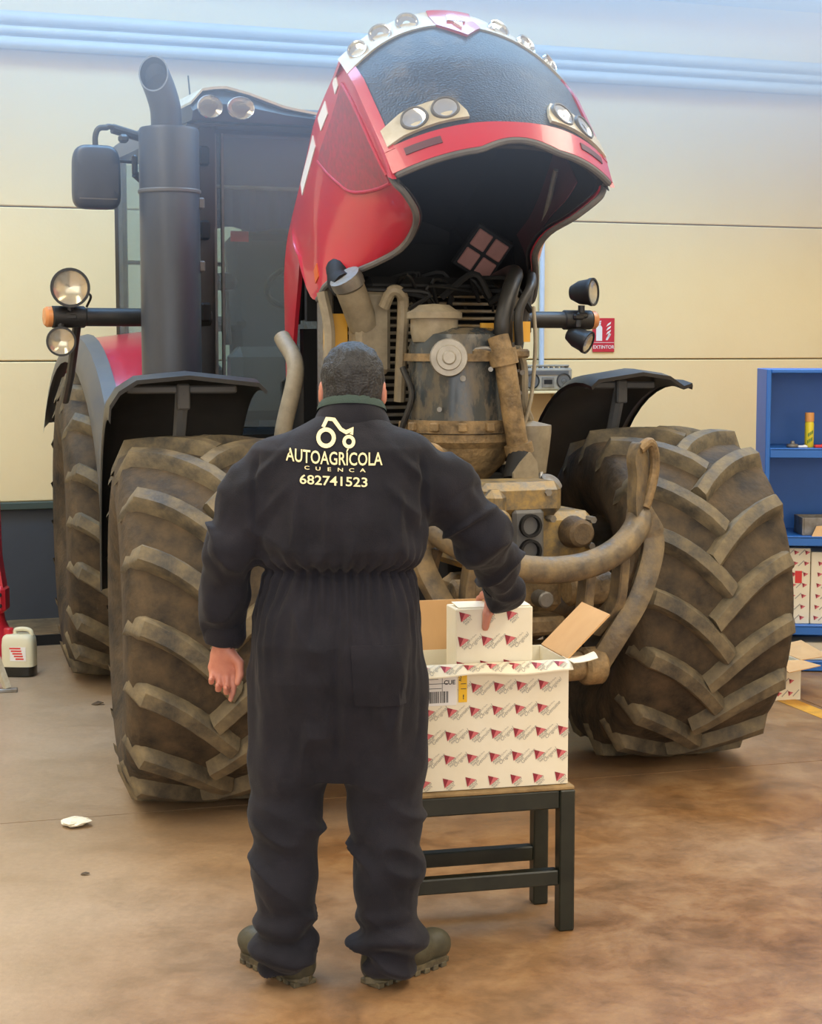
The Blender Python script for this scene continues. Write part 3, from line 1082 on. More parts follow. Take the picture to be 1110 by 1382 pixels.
b = MB()
bar = [(-.44, -.80, 1.12), (-.39, -.86, 1.065), (-.28, -.93, 1.00), (-.15, -.96, .955), (0, -.97, .94), (.15, -.96, .955), (.28, -.93, 1.0), (.39, -.86, 1.065), (.44, -.80, 1.12)]
b.tube(bez(bar), .050, 16, sq=None)
gb = b.obj('guard_bar', M['iron'], T)
for x in (-.30, -.14, .14, .30):
    zt = interp(abs(x), [0, .14, .30], [.94, .955, 1.01])
    yt = -.95 if abs(x) < .2 else -.91
    s_ = MB().tube(bez([(x, yt, zt - .02), (x * 1.03, yt + .02, zt - .10), (x * 1.02, yt + .05, zt - .22), (x * .88, yt + .14, zt - .33)]), .030, 10, sq=(.7, 1.25))
    s_.obj('guard_strut', M['iron'], gb)
for sgn in (-1, 1):
    # lift hook: forged plate with a rounded head and an open slot
    prof = bez([(-.03, 1.06), (-.055, 1.16), (-.05, 1.26), (-.065, 1.33), (-.02, 1.385), (.035, 1.36), (.06, 1.28), (.055, 1.18), (.03, 1.10), (.03, 1.04)], 5)
    mk = lambda y: (lambda a, z: (sgn * (.415 + a * .75), y + a * .5, z))
    hk = MB().prism([(p[0], p[1]) for p in [(q.x, q.y) for q in [Vector((p.x, p.y, 0)) for p in prof]]], mk(-.86), mk(-.79))
    hook = hk.obj('lift_hook', M['iron'], T, 40)
    MB().tube(bez([(sgn * .40, -.86, 1.36), (sgn * .445, -.855, 1.385), (sgn * .475, -.84, 1.34), (sgn * .478, -.835, 1.27), (sgn * .455, -.84, 1.19), (sgn * .435, -.845, 1.14)]), .020, 10).obj('hook_rim', M['mud'], hook)
    arm = MB().tube(bez([(sgn * .425, -.82, 1.12), (sgn * .475, -.83, 1.03), (sgn * .46, -.85, .94), (sgn * .39, -.88, .80), (sgn * .31, -.88, .68), (sgn * .25, -.84, .56)]), [.040] * 8 + [.034] * 33, 12, sq=(.7, 1.25))
    am = arm.obj('lower_arm', M['iron'], T)
    MB().tube(bez([(sgn * .40, -.80, 1.02), (sgn * .41, -.78, .92), (sgn * .36, -.78, .80)]), .03, 8).obj('arm_brace', M['mud_dark'], am)
b = MB()
b.cyl((-.28, -.82, .55), (.28, -.82, .55), .055, 18, bev=.01)
b.cyl((.18, -.83, .55), (.27, -.83, .55), .072, 18, bev=.012)
b.cyl((-.27, -.83, .55), (-.18, -.83, .55), .072, 18, bev=.012)
b.obj('cross_shaft', M['mud'], T)
b = MB()
b.cyl((.14, -.78, .835), (.33, -.78, .835), .062, 18, bev=.012)
b.cyl((-.33, -.78, .835), (-.14, -.78, .835), .062, 18, bev=.012)
b.box((.0, -.66, .70), (.30, .24, .07), bev=.015)
b.box((0, -.72, .61), (.24, .14, .04), bev=.01)
b.box((0, -.45, .80), (.40, .4, .14), bev=.03)
b.obj('linkage_frame', M['mud'], T)
for x in (-.06, .06):
    MB().cyl((x, -.70, .80), (x, -.78, .80), .032, 12, bev=.006).obj('coupler', M['steel'], T)
MB().cyl((.02, -.62, .60), (.02, -.62, .80), .02, 10).obj('lift_ram', M['steel'], T)


# ---- hood: a hood frame (x across, u along, v up) tipped about the cab end
def HF(x, u, v):
    return Vector((x, -.47 + .8 * u + .595 * v, 2.37 - .595 * u + .8 * v))


HN = lambda du, dv: Vector((0, .8 * du + .595 * dv, -.595 * du + .8 * dv))


def hw_(v):
    return interp(v, [-.06, .1, .5, .7, .85], [.45, .462, .475, .475, .46])


def face(s, v, off=0.0):
    ue = interp(v, [-.06, .09, .48, .66, .85], [-.04, -.04, .02, .085, .17])
    x = s * hw_(v)
    u = ue - .18 * (1 - abs(s) ** 2.3)
    # outward direction in the plan of the hood
    du = .18 * 2.3 * abs(s) ** 1.3 / .47
    nx = math.copysign(du, s)
    L = math.hypot(1, nx)
    return HF(x + off * nx / L, u - off / L, v)


def vtop(s):
    return .68 + .20 * (1 - abs(s) ** 2.2)


def fstrip(b, s0, s1, vl, vu, n=12, m=3, o0=0.0, o1=-.02):
    rows, back = [], []
    for i in range(m + 1):
        r1, r2 = [], []
        for k in range(n + 1):
            s = lerp(s0, s1, k / n)
            v = lerp(vl(s) if callable(vl) else vl, vu(s) if callable(vu) else vu, i / m)
            r1.append(face(s, v, o0))
            r2.append(face(s, v, o1))
        rows.append(r1)
        back.append(r2)
    b.slab(rows, lambda p, i, k: back[i][k])
    return b


def xs_(u, v):
    x = interp(u, [-.14, 0, .5, 1.1, 1.65], [.458, .462, .475, .42, .385])
    t = min(1, max(0, (v - .55) / .2))
    return x - .025 * t * t + .012 * max(0, -v) * 3


TT = [(-.04, -.05), (-.04, .09), (.0, .33), (.02, .48), (.087, .66), (.25, .74), (.54, .755), (.74, .745), (.93, .745), (1.05, .75), (1.13, .745), (1.236, .70), (1.436, .484), (1.65, .24)]
LL = [(0, -.002, .445), (.005, -.035, .43), (.017, -.064, .40), (.10, -.081, .334), (.236, -.046, .288), (.378, -.026, .293), (.52, .009, .359),
      (.732, .086, .465), (.843, .084, .485), (.94, .20, .475), (1.0, .47, .44), (1.15, .46, .41), (1.37, .35, .395), (1.61, .20, .385)]
c2 = lambda P, n=4: [(q.x, q.y) for q in bez([(a, b_, 0) for a, b_ in P], n)]
Tc = c2(TT)
Lc = [(q.x, q.y, q.z) for q in bez(LL, 4)]


def side(k, t, din=0.0):
    """flank of the hood: station k of the edge curves, t from the lower edge (0) to the shoulder (1); returns (x, u, v)"""
    i = min(int(k), len(Lc) - 2)
    f = k - i
    l = [lerp(Lc[i][j], Lc[i + 1][j], f) for j in range(3)]
    q = [lerp(Tc[i][j], Tc[i + 1][j], f) for j in range(2)]
    xq = xs_(q[0], q[1])
    c = (max(.478, (l[2] + xq) / 2 + .02) if k < 40 else (l[2] + xq) / 2, lerp(l[0], q[0], .35), lerp(l[1], q[1], .12))
    a, b_, d = (1 - t) ** 2, 2 * t * (1 - t), t * t
    return (a * l[2] + b_ * c[0] + d * xq - din, a * l[0] + b_ * c[1] + d * q[0], a * l[1] + b_ * c[2] + d * q[1])


_S = np.array([side(k, t) for k in np.linspace(0, len(Lc) - 1.001, 160) for t in np.linspace(.12, 1, 60)])


def side_x(u, v):
    d = (_S[:, 1] - u) ** 2 + (_S[:, 2] - v) ** 2
    w_ = 1 / (d + 2e-5) ** 2
    j = np.argsort(d)[:4]
    return float((w_[j] * _S[j, 0]).sum() / w_[j].sum())


def vgr(s):
    return vtop(s) - .125


b = MB()
for sgn in (-1, 1):
    rows = []
    for j in range(13):
        rows.append([HF(sgn * p[0], p[1], p[2]) for p in (side(k, j / 12) for k in np.arange(len(Lc) - .999))])
    b.slab(rows, (-sgn * .018, 0, 0))
# roof between the two shoulders
rows = [[face(s, vtop(s)) for s in np.linspace(-1, 1, 17)]]
for (u, v) in [(.25, .74), (.54, .755), (.74, .745), (.93, .745), (1.13, .745), (1.236, .70)]:
    x = xs_(u, v)
    rows.append([HF(s * x, u - (.10 if u < .3 else .03) * (1 - s * s), v + .115 * (1 - abs(s) ** 2.4)) for s in np.linspace(-1, 1, 17)])
b.slab(rows, HN(0, -.02))
hood = b.obj('hood', M['red'], T, 40, 'glossy red hood tipped up')
fstrip(MB(), -1, 1, lambda s: -.03 + .04 * (abs(abs(s) - .0) < .35) * math.cos(s / .35 * PI / 2), lambda s: .085 - .0 * s, 40, 4, .008, -.02).obj('hood_lip', M['red'], hood)
for sgn in (-1, 1):
    fstrip(MB(), sgn * .93, sgn * 1.0, .07, vtop, 3, 14, .010, -.02).obj('grille_surround', M['red'], hood)
fstrip(MB(), -.94, .94, .07, vgr, 36, 14, .002, -.018).obj('grille', M['grille'], hood)
# silver band of the upper headlamps, red V and badge between them
for s0, s1 in ((-1.0, -.20), (.20, 1.0)):
    bd = fstrip(MB(), s0, s1, vgr, lambda s: vtop(s) - .004, 16, 4, .012, -.015).obj('headlamp_band', M['silver'], hood)
    for s, r_ in ([(-.86, .040), (-.66, .046), (-.42, .046)] if s0 < 0 else [(.42, .046), (.66, .046), (.86, .040)]):
        v = vtop(s) - .062
        p, pn = face(s, v, .012), (face(s, v, .1) - face(s, v, 0)).normalized()
        lp = MB().lathe([(r_ * .35, -.002), (r_ * .8, .003), (r_ * .86, .012), (r_, .014), (r_ * 1.06, .0)], 22, p, pn).obj('headlamp', M['chrome'], bd)
fstrip(MB(), -.20, .20, lambda s: vgr(s) - .10 * (1 - abs(s) / .20), lambda s: vtop(s), 16, 4, .016, -.015).obj('badge_panel', M['red'], hood)
bg_ = MB()
for ds, dv, up in ((-.045, -.075, 1), (.045, -.075, 1), (0, -.13, -1)):
    v0 = vtop(0) + dv
    tri = [(ds - .04, v0 - .022 * up), (ds + .04, v0 - .022 * up), (ds, v0 + .032 * up)]
    bg_.prism(tri, lambda s, v: face(s, v, .026), lambda s, v: face(s, v, .014))
bg_.obj('badge', M['chrome'], hood)
# lower lamps in pale frames
for sgn in (-1, 1):
    lo = lambda s: interp(abs(s), [.36, .6, .85, .97], [.115, .115, .105, .085])
    hi = lambda s: interp(abs(s), [.36, .42, .6, .8, .97], [.15, .235, .235, .225, .175])
    fm = fstrip(MB(), sgn * .36, sgn * .97, lo, hi, 16, 3, .016, -.01).obj('fog_lamp_frame', M['silver'], hood)
    for s, v, r_ in ((sgn * .74, .166, .050), (sgn * .51, .176, .050)):
        p, pn = face(s, v, .016), (face(s, v, .1) - face(s, v, 0)).normalized()
        fo_ = MB().lathe([(r_ * .84, .002), (r_ * .9, .012), (r_ * 1.02, .012), (r_ * 1.1, .0)], 24, p, pn).obj('fog_lamp', M['grey_plastic'], fm)
        MB().lathe([(.001, .004), (r_ * .3, .002), (r_ * .6, .002), (r_ * .9, .008)], 24, p, pn).obj('lamp_reflector', M['chrome'], fm)
    fstrip(MB(), sgn * .62, sgn * .88, .02, .052, 6, 2, .012, .0).obj('lip_slot', M['red_inner'], hood)
# dark red perforated vent, crease and white stripes on each flank
for sgn in (-1, 1):
    A = c2([(.156, .62), (.09, .42), (.05, .20), (.03, .03)], 5)
    B = c2([(.56, .58), (.44, .36), (.34, .22), (.05, .01)], 5)
    P = lambda u, v, o=.008: HF(sgn * (side_x(u, v) + o), u, v)
    rows = [[P(lerp(a[0], c[0], t), lerp(a[1], c[1], t)) for t in np.linspace(0, 1, 8)] for a, c in zip(A, B)]
    MB().slab(rows, (-sgn * .008, 0, 0)).obj('side_vent', M['red_vent'], hood)
    MB().tube([P(u, v, .004) for u, v in B], .008, 8).obj('side_crease', M['red'], hood)
    MB().tube([P(u, v, .004) for u, v in A], .006, 8).obj('side_crease', M['red'], hood)
    for (u0, u1, v0, v1) in ((.20, .25, .655, .715), (.36, .46, .655, .725), (.56, .86, .66, .725)):
        rows = [[P(u, v, .004) for u in np.linspace(u0, u1, 5)] for v in np.linspace(v0, v1, 4)]
        MB().slab(rows, (-sgn * .004, 0, 0)).obj('stripe', M['white'], hood)
    rows = [[P(u, v, .004) for u in (.79, .835)] for v in (.16, .23)]
    MB().slab(rows, (-sgn * .004, 0, 0)).obj('reflector', M['orange'], hood)
# liner (inside faces)
ln = MB()
for sgn in (-1, 1):
    rows = []
    for j in range(9):
        rows.append([HF(sgn * p[0], p[1] + .006, p[2] + .012 * (1 - j / 8) - .012 * j / 8) for p in (side(k, j / 8, .024) for k in np.arange(48.5))])
    ln.slab(rows, (-sgn * .008, 0, 0))
rows = [[face(s, vtop(s) - .03, -.04) for s in np.linspace(-.95, .95, 13)]]
for (u, v) in [(.25, .71), (.54, .725), (.74, .715), (.93, .715), (1.13, .715), (1.3, .56), (1.42, .42)]:
    x = xs_(u, v) - .03
    rows.append([HF(s * x, u, v + .10 * (1 - abs(s) ** 2.4) * (1 if u < 1.2 else .3)) for s in np.linspace(-1, 1, 13)])
ln.slab(rows, HN(0, -.01))
fstrip(ln, -.95, .95, .0, lambda s: vtop(s) - .03, 20, 6, -.03, -.045)
ln.obj('hood_liner', M['liner'], hood)
ri = MB()
P = lambda u, v: HF(side_x(u, v) - .045, u, v)
rows = [[P(lerp(a[0], c[0], t), lerp(a[1], c[1], t)) for t in np.linspace(0, 1, 8)] for a, c in
        zip(c2([(.08, .08), (.16, .04), (.30, .05), (.46, .08), (.62, .13)]), c2([(.14, .36), (.24, .30), (.36, .26), (.50, .26), (.66, .30)]))]
ri.slab(rows, (.006, 0, 0))
ri.obj('inner_panel', M['red_inner'], hood, 40, 'dull red inner flank')
# rubber seal round the opening
path = [HF(-x, u - .004, v - .006) for u, v, x in Lc[32::-1]]
path += [face(s, -.035 + .04 * (abs(s) < .35) * math.cos(s / .35 * PI / 2), -.005) for s in np.linspace(-.97, .97, 31)]
path += [HF(x, u - .004, v - .006) for u, v, x in Lc[:33]]
MB().tube(path, .013, 8).obj('hood_seal', M['seal'], hood)
# four-pane heat shield under the hood
ctr = Vector((.262, .26, 2.135))
n_ = Vector((-.25, -.90, -.30)).normalized()
e1 = Vector((.50, -.1, .86))
e1 = (e1 - n_ * e1.dot(n_)).normalized()
e2 = n_.cross(e1)
Q = Matrix((e1, e2, n_)).transposed()
sh = MB().box(ctr, (.215, .19, .02), Q, bev=.008).obj('heat_shield', M['dblack'], hood)
for a in (-1, 1):
    for c in (-1, 1):
        MB().box(ctr + e1 * a * .047 + e2 * c * .042 + n_ * .014, (.080, .070, .012), Q, bev=.004).obj('shield_pane', M['pane'], sh)
# gas strut with its lower bracket
MB().tube([(.335, -.28, 2.44), (.385, .02, 2.06)], .011, 8).obj('strut_rod', M['steel'], T)
MB().tube([(.385, .02, 2.06), (.44, .28, 1.72)], .021, 10).obj('gas_strut', M['grey_plastic'], T)
b = MB()
b.tube(bez([(.455, .30, 2.07), (.46, .30, 1.95), (.46, .30, 1.84)]), .032, 10)
b.tube(bez([(.44, .32, 2.2), (.455, .31, 2.1), (.456, .30, 2.0)]), .02, 8)
b.box((.46, .30, 1.83), (.10, .06, .09), bev=.02)
b.obj('hood_latch', M['dblack'], T)

# ---- exhaust: sheathed silencer and curved tail pipe
ex0 = Vector((-.875, 1.15, 0))
b = MB()
b.lathe([(.001, 1.30), (.13, 1.30), (.135, 1.33), (.135, 2.695), (.128, 2.71), (.085, 2.715), (.001, 2.715)], 36, ex0)
b.box((-.80, 1.22, 2.0), (.14, .10, 1.35), bev=.03)
exh = b.obj('exhaust_silencer', M['stack'], T)
b = MB()
b.lathe([(.137, 2.42), (.141, 2.425), (.141, 2.435), (.137, 2.44)], 36, ex0)
for z in (2.38, 2.1):
    b.box((-.745, 1.10, z), (.03, .03, .05), bev=.006)
b.obj('silencer_band', M['grey_plastic'], exh)
pts = bez([(-.885, 1.15, 2.70), (-.888, 1.15, 2.79), (-.908, 1.148, 2.865), (-.938, 1.142, 2.935)], 6)
b = MB()
n = 28
rings = []
for i, p in enumerate(pts):
    t = ((pts[min(i + 1, len(pts) - 1)] - pts[max(i - 1, 0)])).normalized()
    u = Vector((0, 1, 0))
    v = t.cross(u).normalized()
    rings.append([p + (u * math.cos(2 * PI * k / n) + v * math.sin(2 * PI * k / n)) * .069 for k in range(n)])
# slanted mouth opening towards the front and the side
t = (pts[-1] - pts[-2]).normalized()
nm = Vector((-.50, -.66, .42)).normalized()
pe = pts[-1] + t * .012


def to_cut(q):
    return q + t * ((pe - q).dot(nm) / t.dot(nm))


rings = [[q if (q - to_cut(q)).dot(t) < 0 else to_cut(q) for q in rg] for rg in rings]
mouth = [to_cut(q) for q in rings[-1]]
rings.append(mouth)
inner = [pe + (q - pe) * .91 for q in mouth]
rings.append(inner)
b.grid(rings, close=True)
b.obj('exhaust_pipe', M['stack'], T)
b = MB()
b.grid([inner, [pe + (q - pe) * .9 - t * .05 - nm * .02 for q in mouth], [pe - t * .12] * n], close=True)
b.obj('exhaust_mouth', M['dblack'], T)

# ---- cab
b = MB()
rows = []
for y, zt, zb in ((1.28, 2.80, 2.76), (1.36, 2.855, 2.75), (1.6, 2.875, 2.75), (2.4, 2.89, 2.75), (3.0, 2.86, 2.75), (3.08, 2.80, 2.76)):
    rows.append([(x, y + .05 * (x / .72) ** 2, zt - .04 * (abs(x) / .72) ** 4) for x in np.linspace(-.74, .74, 13)] +
                [(x, y + .05 * (x / .72) ** 2, zb) for x in np.linspace(.74, -.74, 13)])
b.grid(rows, close=True)
b.add(rows[0], [tuple(range(26))])
b.add(rows[-1], [tuple(range(26))[::-1]])
roof = b.obj('cab_roof', M['grey_plastic'], T)
for sgn in (-1, 1):
    b = MB()
    rows = []
    for t in np.linspace(0, 1, 12):
        x = lerp(-.745, -.14, t)
        top = interp(t, [0, .08, .25, .45, .75, 1], [2.84, 2.90, 2.92, 2.895, 2.84, 2.82])
        rows.append([(x * -sgn, 1.24 + .08 * (1 - t) * 0, 2.765), (x * -sgn, 1.22, lerp(2.765, top, .5)), (x * -sgn, 1.27, top - .01), (x * -sgn, 1.55, top + .005), (x * -sgn, 1.9, top - .03), (x * -sgn, 1.9, 2.77)])
    b.grid(rows, close=True)
    b.add(rows[0], [tuple(range(6))])
    b.add(rows[-1], [tuple(range(6))[::-1]])
    pod = b.obj('lamp_pod', M['black'], roof)
    rows2 = [[(r[3][0], r[3][1] - .3, r[3][2] + .004), (r[3][0], r[3][1] + .2, r[3][2] + .008)] for r in rows]
    MB().slab(rows2, (0, 0, -.012)).obj('pod_cover', M['silver'], pod)
    for x, rx in ((.665, .055), (.52, .060)):
        Q = Matrix.Translation((-x * -sgn, 1.215, 2.825)) @ Matrix.Diagonal((rx / .05, 1, .95, 1))
        l_ = MB()
        l_.m = Q
        l_.lathe([(.001, -.02), (.025, -.018), (.042, -.002), (.052, .008), (.056, .0)], 24, (0, 0, 0), (0, -1, 0))
        lo_ = l_.obj('roof_lamp', M['chrome'], pod)
        l_ = MB()
        l_.m = Q
        l_.lathe([(.001, .012), (.03, .010), (.05, .004)], 24, (0, 0, 0), (0, -1, 0))
        l_.obj('lamp_glass', M['lens'], pod)
MB().tube([(-.655, 1.6, 2.9), (-.66, 1.62, 3.02)], .004, 6).obj('antenna', M['black'], roof)
b = MB()
for sgn in (-1, 1):
    b.tube([(sgn * .63, 1.46, 1.10), (sgn * .635, 1.44, 2.0), (sgn * .635, 1.42, 2.77)], .042, 8, sq=(1, 1))
    b.tube([(sgn * .73, 2.2, 1.2), (sgn * .73, 2.2, 2.77)], .03, 8)
    b.tube([(sgn * .70, 2.95, 1.5), (sgn * .70, 2.95, 2.77)], .035, 8)
    b.tube([(sgn * .64, 1.45, 1.35), (sgn * .73, 2.2, 1.30), (sgn * .70, 2.95, 1.5)], .03, 8)
b.tube([(-.63, 1.44, 2.75), (.63, 1.44, 2.75)], .03, 8)
b.tube([(-.70, 2.95, 1.5), (.70, 2.95, 1.5)], .035, 8)
b.tube([(-.70, 2.95, 2.2), (.70, 2.95, 2.2)], .012, 8)
b.box((0, 2.2, 1.20), (1.36, 1.5, .16), bev=.03)
b.box((0, 1.50, 1.22), (1.2, .10, .26), bev=.03)
cf = b.obj('cab_frame', M['black'], T)
for x in (-.595, -.56):
    MB().box((x, 1.405, 2.05), (.012, .02, 1.36)).obj('windshield_trim', M['seal'], cf)
b = MB()
for z in (2.62, 2.28, 1.9):
    b.box((-.655, 1.38, z), (.05, .05, .09), bev=.01)
b.obj('door_hinge', M['dblack'], cf)
MB().slab([[(x, 1.42 - .05 * (1 - (x / .6) ** 2), z) for x in np.linspace(-.59, .59, 9)] for z in (1.36, 2.73)], (0, .006, 0)).obj('windshield', M['cab_glass'], T, label='tinted front glass of the cab')
for sgn in (-1, 1):
    MB().slab([[(sgn * lerp(.65, .72, t), lerp(1.5, 2.9, t), z) for t in np.linspace(0, 1, 5)] for z in (1.36, 2.73)], (sgn * .005, 0, 0)).obj('side_glass', M['cab_glass'], T)
MB().slab([[(x, 2.95, z) for x in (-.68, .68)] for z in (1.54, 2.73)], (0, .006, 0)).obj('rear_glass', M['cab_glass'], T)
bl = MB().slab([[(x, 1.52, z) for x in (-.56, .56)] for z in (2.50, 2.74)], (0, .006, 0)).obj('sun_blind', M['blind'], T)
MB().cyl((-.56, 1.51, 2.495), (.56, 1.51, 2.495), .010, 8).obj('blind_rod', M['steel'], bl)
fr = MB()
for k in range(28):
    x = -.55 + k * .04
    fr.slab([[(x, 1.54 + .008 * (k % 2), 2.49), (x + .04, 1.54 + .008 * ((k + 1) % 2), 2.49)], [(x, 1.54 + .008 * (k % 2), 2.30 + .012 * math.sin(k)), (x + .04, 1.54 + .008 * ((k + 1) % 2), 2.30 + .012 * math.sin(k + 1))]], (0, .004, 0))
fr.obj('blind_fringe', M['blind'], bl)
b = MB()
b.box((.05, 2.35, 1.62), (.52, .50, .16), bev=.05)
b.box((.05, 2.62, 2.0), (.48, .14, .72), Matrix.Rotation(R(-8), 3, 'X'), bev=.05)
b.box((.05, 2.68, 2.42), (.28, .10, .18), bev=.04)
for x in (-.25, .35):
    b.box((x, 2.4, 1.86), (.09, .40, .08), bev=.03)
b.box((.05, 2.35, 1.42), (.40, .40, .30), bev=.04)
b.obj('driver_seat', M['seat'], T)
b = MB()
b.box((-.46, 2.4, 1.86), (.22, .10, .40), bev=.04)
b.box((-.46, 2.3, 1.6), (.24, .30, .12), bev=.04)
b.obj('passenger_seat', M['seat'], T)
b = MB()
st = Vector((0, 1.86, 2.05))
sn = Vector((0, .55, .83)).normalized()
e1, e2 = Vector((1, 0, 0)), Vector((0, .83, -.55))
ring = [st + e1 * .2 * math.cos(a) + e2 * .2 * math.sin(a) for a in np.linspace(0, 2 * PI, 29)]
b.tube(ring, .016, 8)
for a in (R(90), R(210), R(330)):
    b.tube([st, st + e1 * .2 * math.cos(a) + e2 * .2 * math.sin(a)], .013, 6)
b.tube([st, st + Vector((0, -.28, -.62))], .04, 10)
b.obj('steering_wheel', M['black'], T)
b = MB()
b.tube([(-.34, 2.1, 1.75), (-.36, 2.08, 2.02)], .02, 8)
b.lathe([(.001, 0), (.05, .01), (.065, .05), (.05, .09), (.001, .10)], 16, (-.36, 2.08, 2.02))
b.obj('joystick', M['black'], T)
b = MB()
b.box((.0, 1.62, 1.56), (.95, .16, .36), bev=.05)
b.obj('dashboard', M['grey_plastic'], T)
MB().box((-.42, 1.6, 2.27), (.09, .004, .05)).obj('warning_sticker', M['red_label'], T)


# ---- lamp bars, work lamps, amber end lamps
def work_lamp(p, d, r_, parent, stem, ry=1.0):
    p, d = Vector(p), Vector(d).normalized()
    b = MB()
    b.lathe([(.001, -.11), (r_ * .55, -.105), (r_ * .9, -.06), (r_ * 1.0, -.01), (r_ * 1.08, 0), (r_ * 1.08, .018), (r_ * .93, .018), (r_ * .93, -.01), (.001, -.012)], 28, p, d)
    b.tube([p - d * .05 + Vector((0, 0, -stem * r_)), p - d * .05 + Vector((0, 0, -stem * (r_ + .05)))], .018, 8)
    b.box(p - d * .05 + Vector((0, 0, -stem * (r_ + .05))), (.06, .05, .03), bev=.008)
    o = b.obj('work_lamp', M['black'], parent)
    MB().lathe([(.001, -.008), (r_ * .3, -.006), (r_ * .7, .0), (r_ * .93, .010)], 24, p, d).obj('reflector_bowl', M['chrome'], o)
    MB().lathe([(.001, .016), (r_ * .5, .015), (r_ * .93, .012)], 24, p, d).obj('lamp_glass', M['lens'], o)
    return o


for sgn in (-1, 1):
    b = MB()
    b.cyl((sgn * .62, 1.42, 1.875), (sgn * 1.36, 1.37, 1.875), .042, 18, bev=.006)
    b.cyl((sgn * 1.22, 1.38, 1.875), (sgn * 1.375, 1.37, 1.875), .050, 18, bev=.006)
    o = b.obj('lamp_bar', M['black'], T)
    MB().lathe([(.047, 0), (.047, .02), (.038, .032), (.001, .036)], 20, (sgn * 1.375, 1.37, 1.875), (sgn, -.05, 0)).obj('marker_lamp', M['amber'], o)
work_lamp((-1.30, 1.30, 2.005), (-.15, -1, -.05), .082, T, 1)
work_lamp((-1.345, 1.30, 1.765), (-.15, -1, -.1), .062, T, -1)
work_lamp((1.335, 1.30, 2.015), (.62, -.78, .02), .066, T, 1)
work_lamp((1.31, 1.30, 1.765), (.55, -.7, -.35), .056, T, -1)
MB().tube([(-1.26, 1.36, 1.84), (-1.25, 1.6, 1.60), (-1.22, 1.9, 1.48)], .02, 8).obj('bar_stay', M['black'], T)
b = MB()
b.tube(bez([(-1.24, 1.36, 1.99), (-1.20, 1.34, 1.97), (-1.215, 1.36, 1.92)]), .006, 6)
b.obj('lamp_cable', M['black'], T)

# ---- mirrors on bent arms
for sgn in (-1,):
    b = MB()
    rr_ = lambda k: [(-1.172 + .1075 * k * math.copysign(abs(math.cos(a)) ** .42, math.cos(a)) * (1 - .06 * math.sin(a)), 2.498 + .1425 * k * math.copysign(abs(math.sin(a)) ** .42, math.sin(a))) for a in np.linspace(0, 2 * PI, 45)[:-1]]
    rows = [[(p[0], y, p[1]) for p in rr_(k)] for y, k in ((1.335, .90), (1.335, .98), (1.325, 1.0), (1.29, 1.0), (1.275, .96), (1.265, .86), (1.262, .6), (1.26, .2))]
    b.grid(rows, close=True)
    b.add(rows[0], [tuple(range(44))])
    b.add(rows[-1], [tuple(range(44))[::-1]])
    mi = b.obj('mirror', M['stack'], T)
    MB().box((-1.172, 1.264, 2.40), (.17, .006, .006)).obj('mirror_seam', M['grey_plastic'], mi)
    b = MB()
    b.tube(bez([(-1.17, 1.32, 2.63), (-1.17, 1.32, 2.68), (-1.155, 1.32, 2.715), (-1.12, 1.32, 2.722), (-1.06, 1.33, 2.72), (-.66, 1.42, 2.63)]), .013, 10)
    b.tube([(-1.09, 1.33, 2.72), (-.95, 1.36, 2.69)], .022, 10)
    b.box((-1.045, 1.31, 2.675), (.045, .04, .04), bev=.012)
    b.tube([(-1.07, 1.31, 2.575), (-1.0, 1.33, 2.575)], .007, 8)
    b.box((-.995, 1.31, 2.56), (.025, .03, .09), bev=.008)
    b.tube([(-.995, 1.31, 2.52), (-.96, 1.33, 2.495)], .018, 8)
    b.obj('mirror_arm', M['black'], T)

# ================================================================== BENCH AND CARTONS
BY = R(13.5)
BO = Vector((.49, 4.965, 0))        # front right leg
bench = thing('work_bench', 'low black steel bench with a worn board top under the white carton', 'bench', BO, BY)
LG = .048
BW, BD, BH = .60, .30, .432
for x in (-LG / 2, -BW + LG / 2):
    for y in (LG / 2, BD - LG / 2):
        MB().box((x, y, BH / 2), (LG, LG, BH), bev=.004).obj('leg', M['bench'], bench)
for y in (LG / 2, BD - LG / 2):
    MB().box((-BW / 2, y, BH - .028), (BW - 2 * LG, LG * .9, .056), bev=.004).obj('top_rail', M['bench'], bench)
    MB().box((-BW / 2, y, .165), (BW - 2 * LG, LG * .85, .046), bev=.004).obj('stretcher', M['bench'], bench)
for x in (-LG / 2, -BW + LG / 2):
    MB().box((x, BD / 2, BH - .028), (LG * .9, BD - 2 * LG, .056), bev=.004).obj('top_rail', M['bench'], bench)
MB().box((-BW / 2, BD / 2, BH + .006), (BW - .004, BD - .004, .012), bev=.003).obj('bench_top', M['plywood'], bench)

_tm = {}


def glyphs(txt, size, bold=0.0, shear=0.0):
    k = (txt, size, bold, shear)
    if k not in _tm:
        _tm[k] = text_mesh(txt, size, bold, shear)
    return _tm[k]


def stamp(b, vs, fs, x, y, rot, put):
    c, s_ = math.cos(rot), math.sin(rot)
    b.add([put(x + v[0] * c - v[1] * s_, y + v[0] * s_ + v[1] * c) for v in vs], fs)


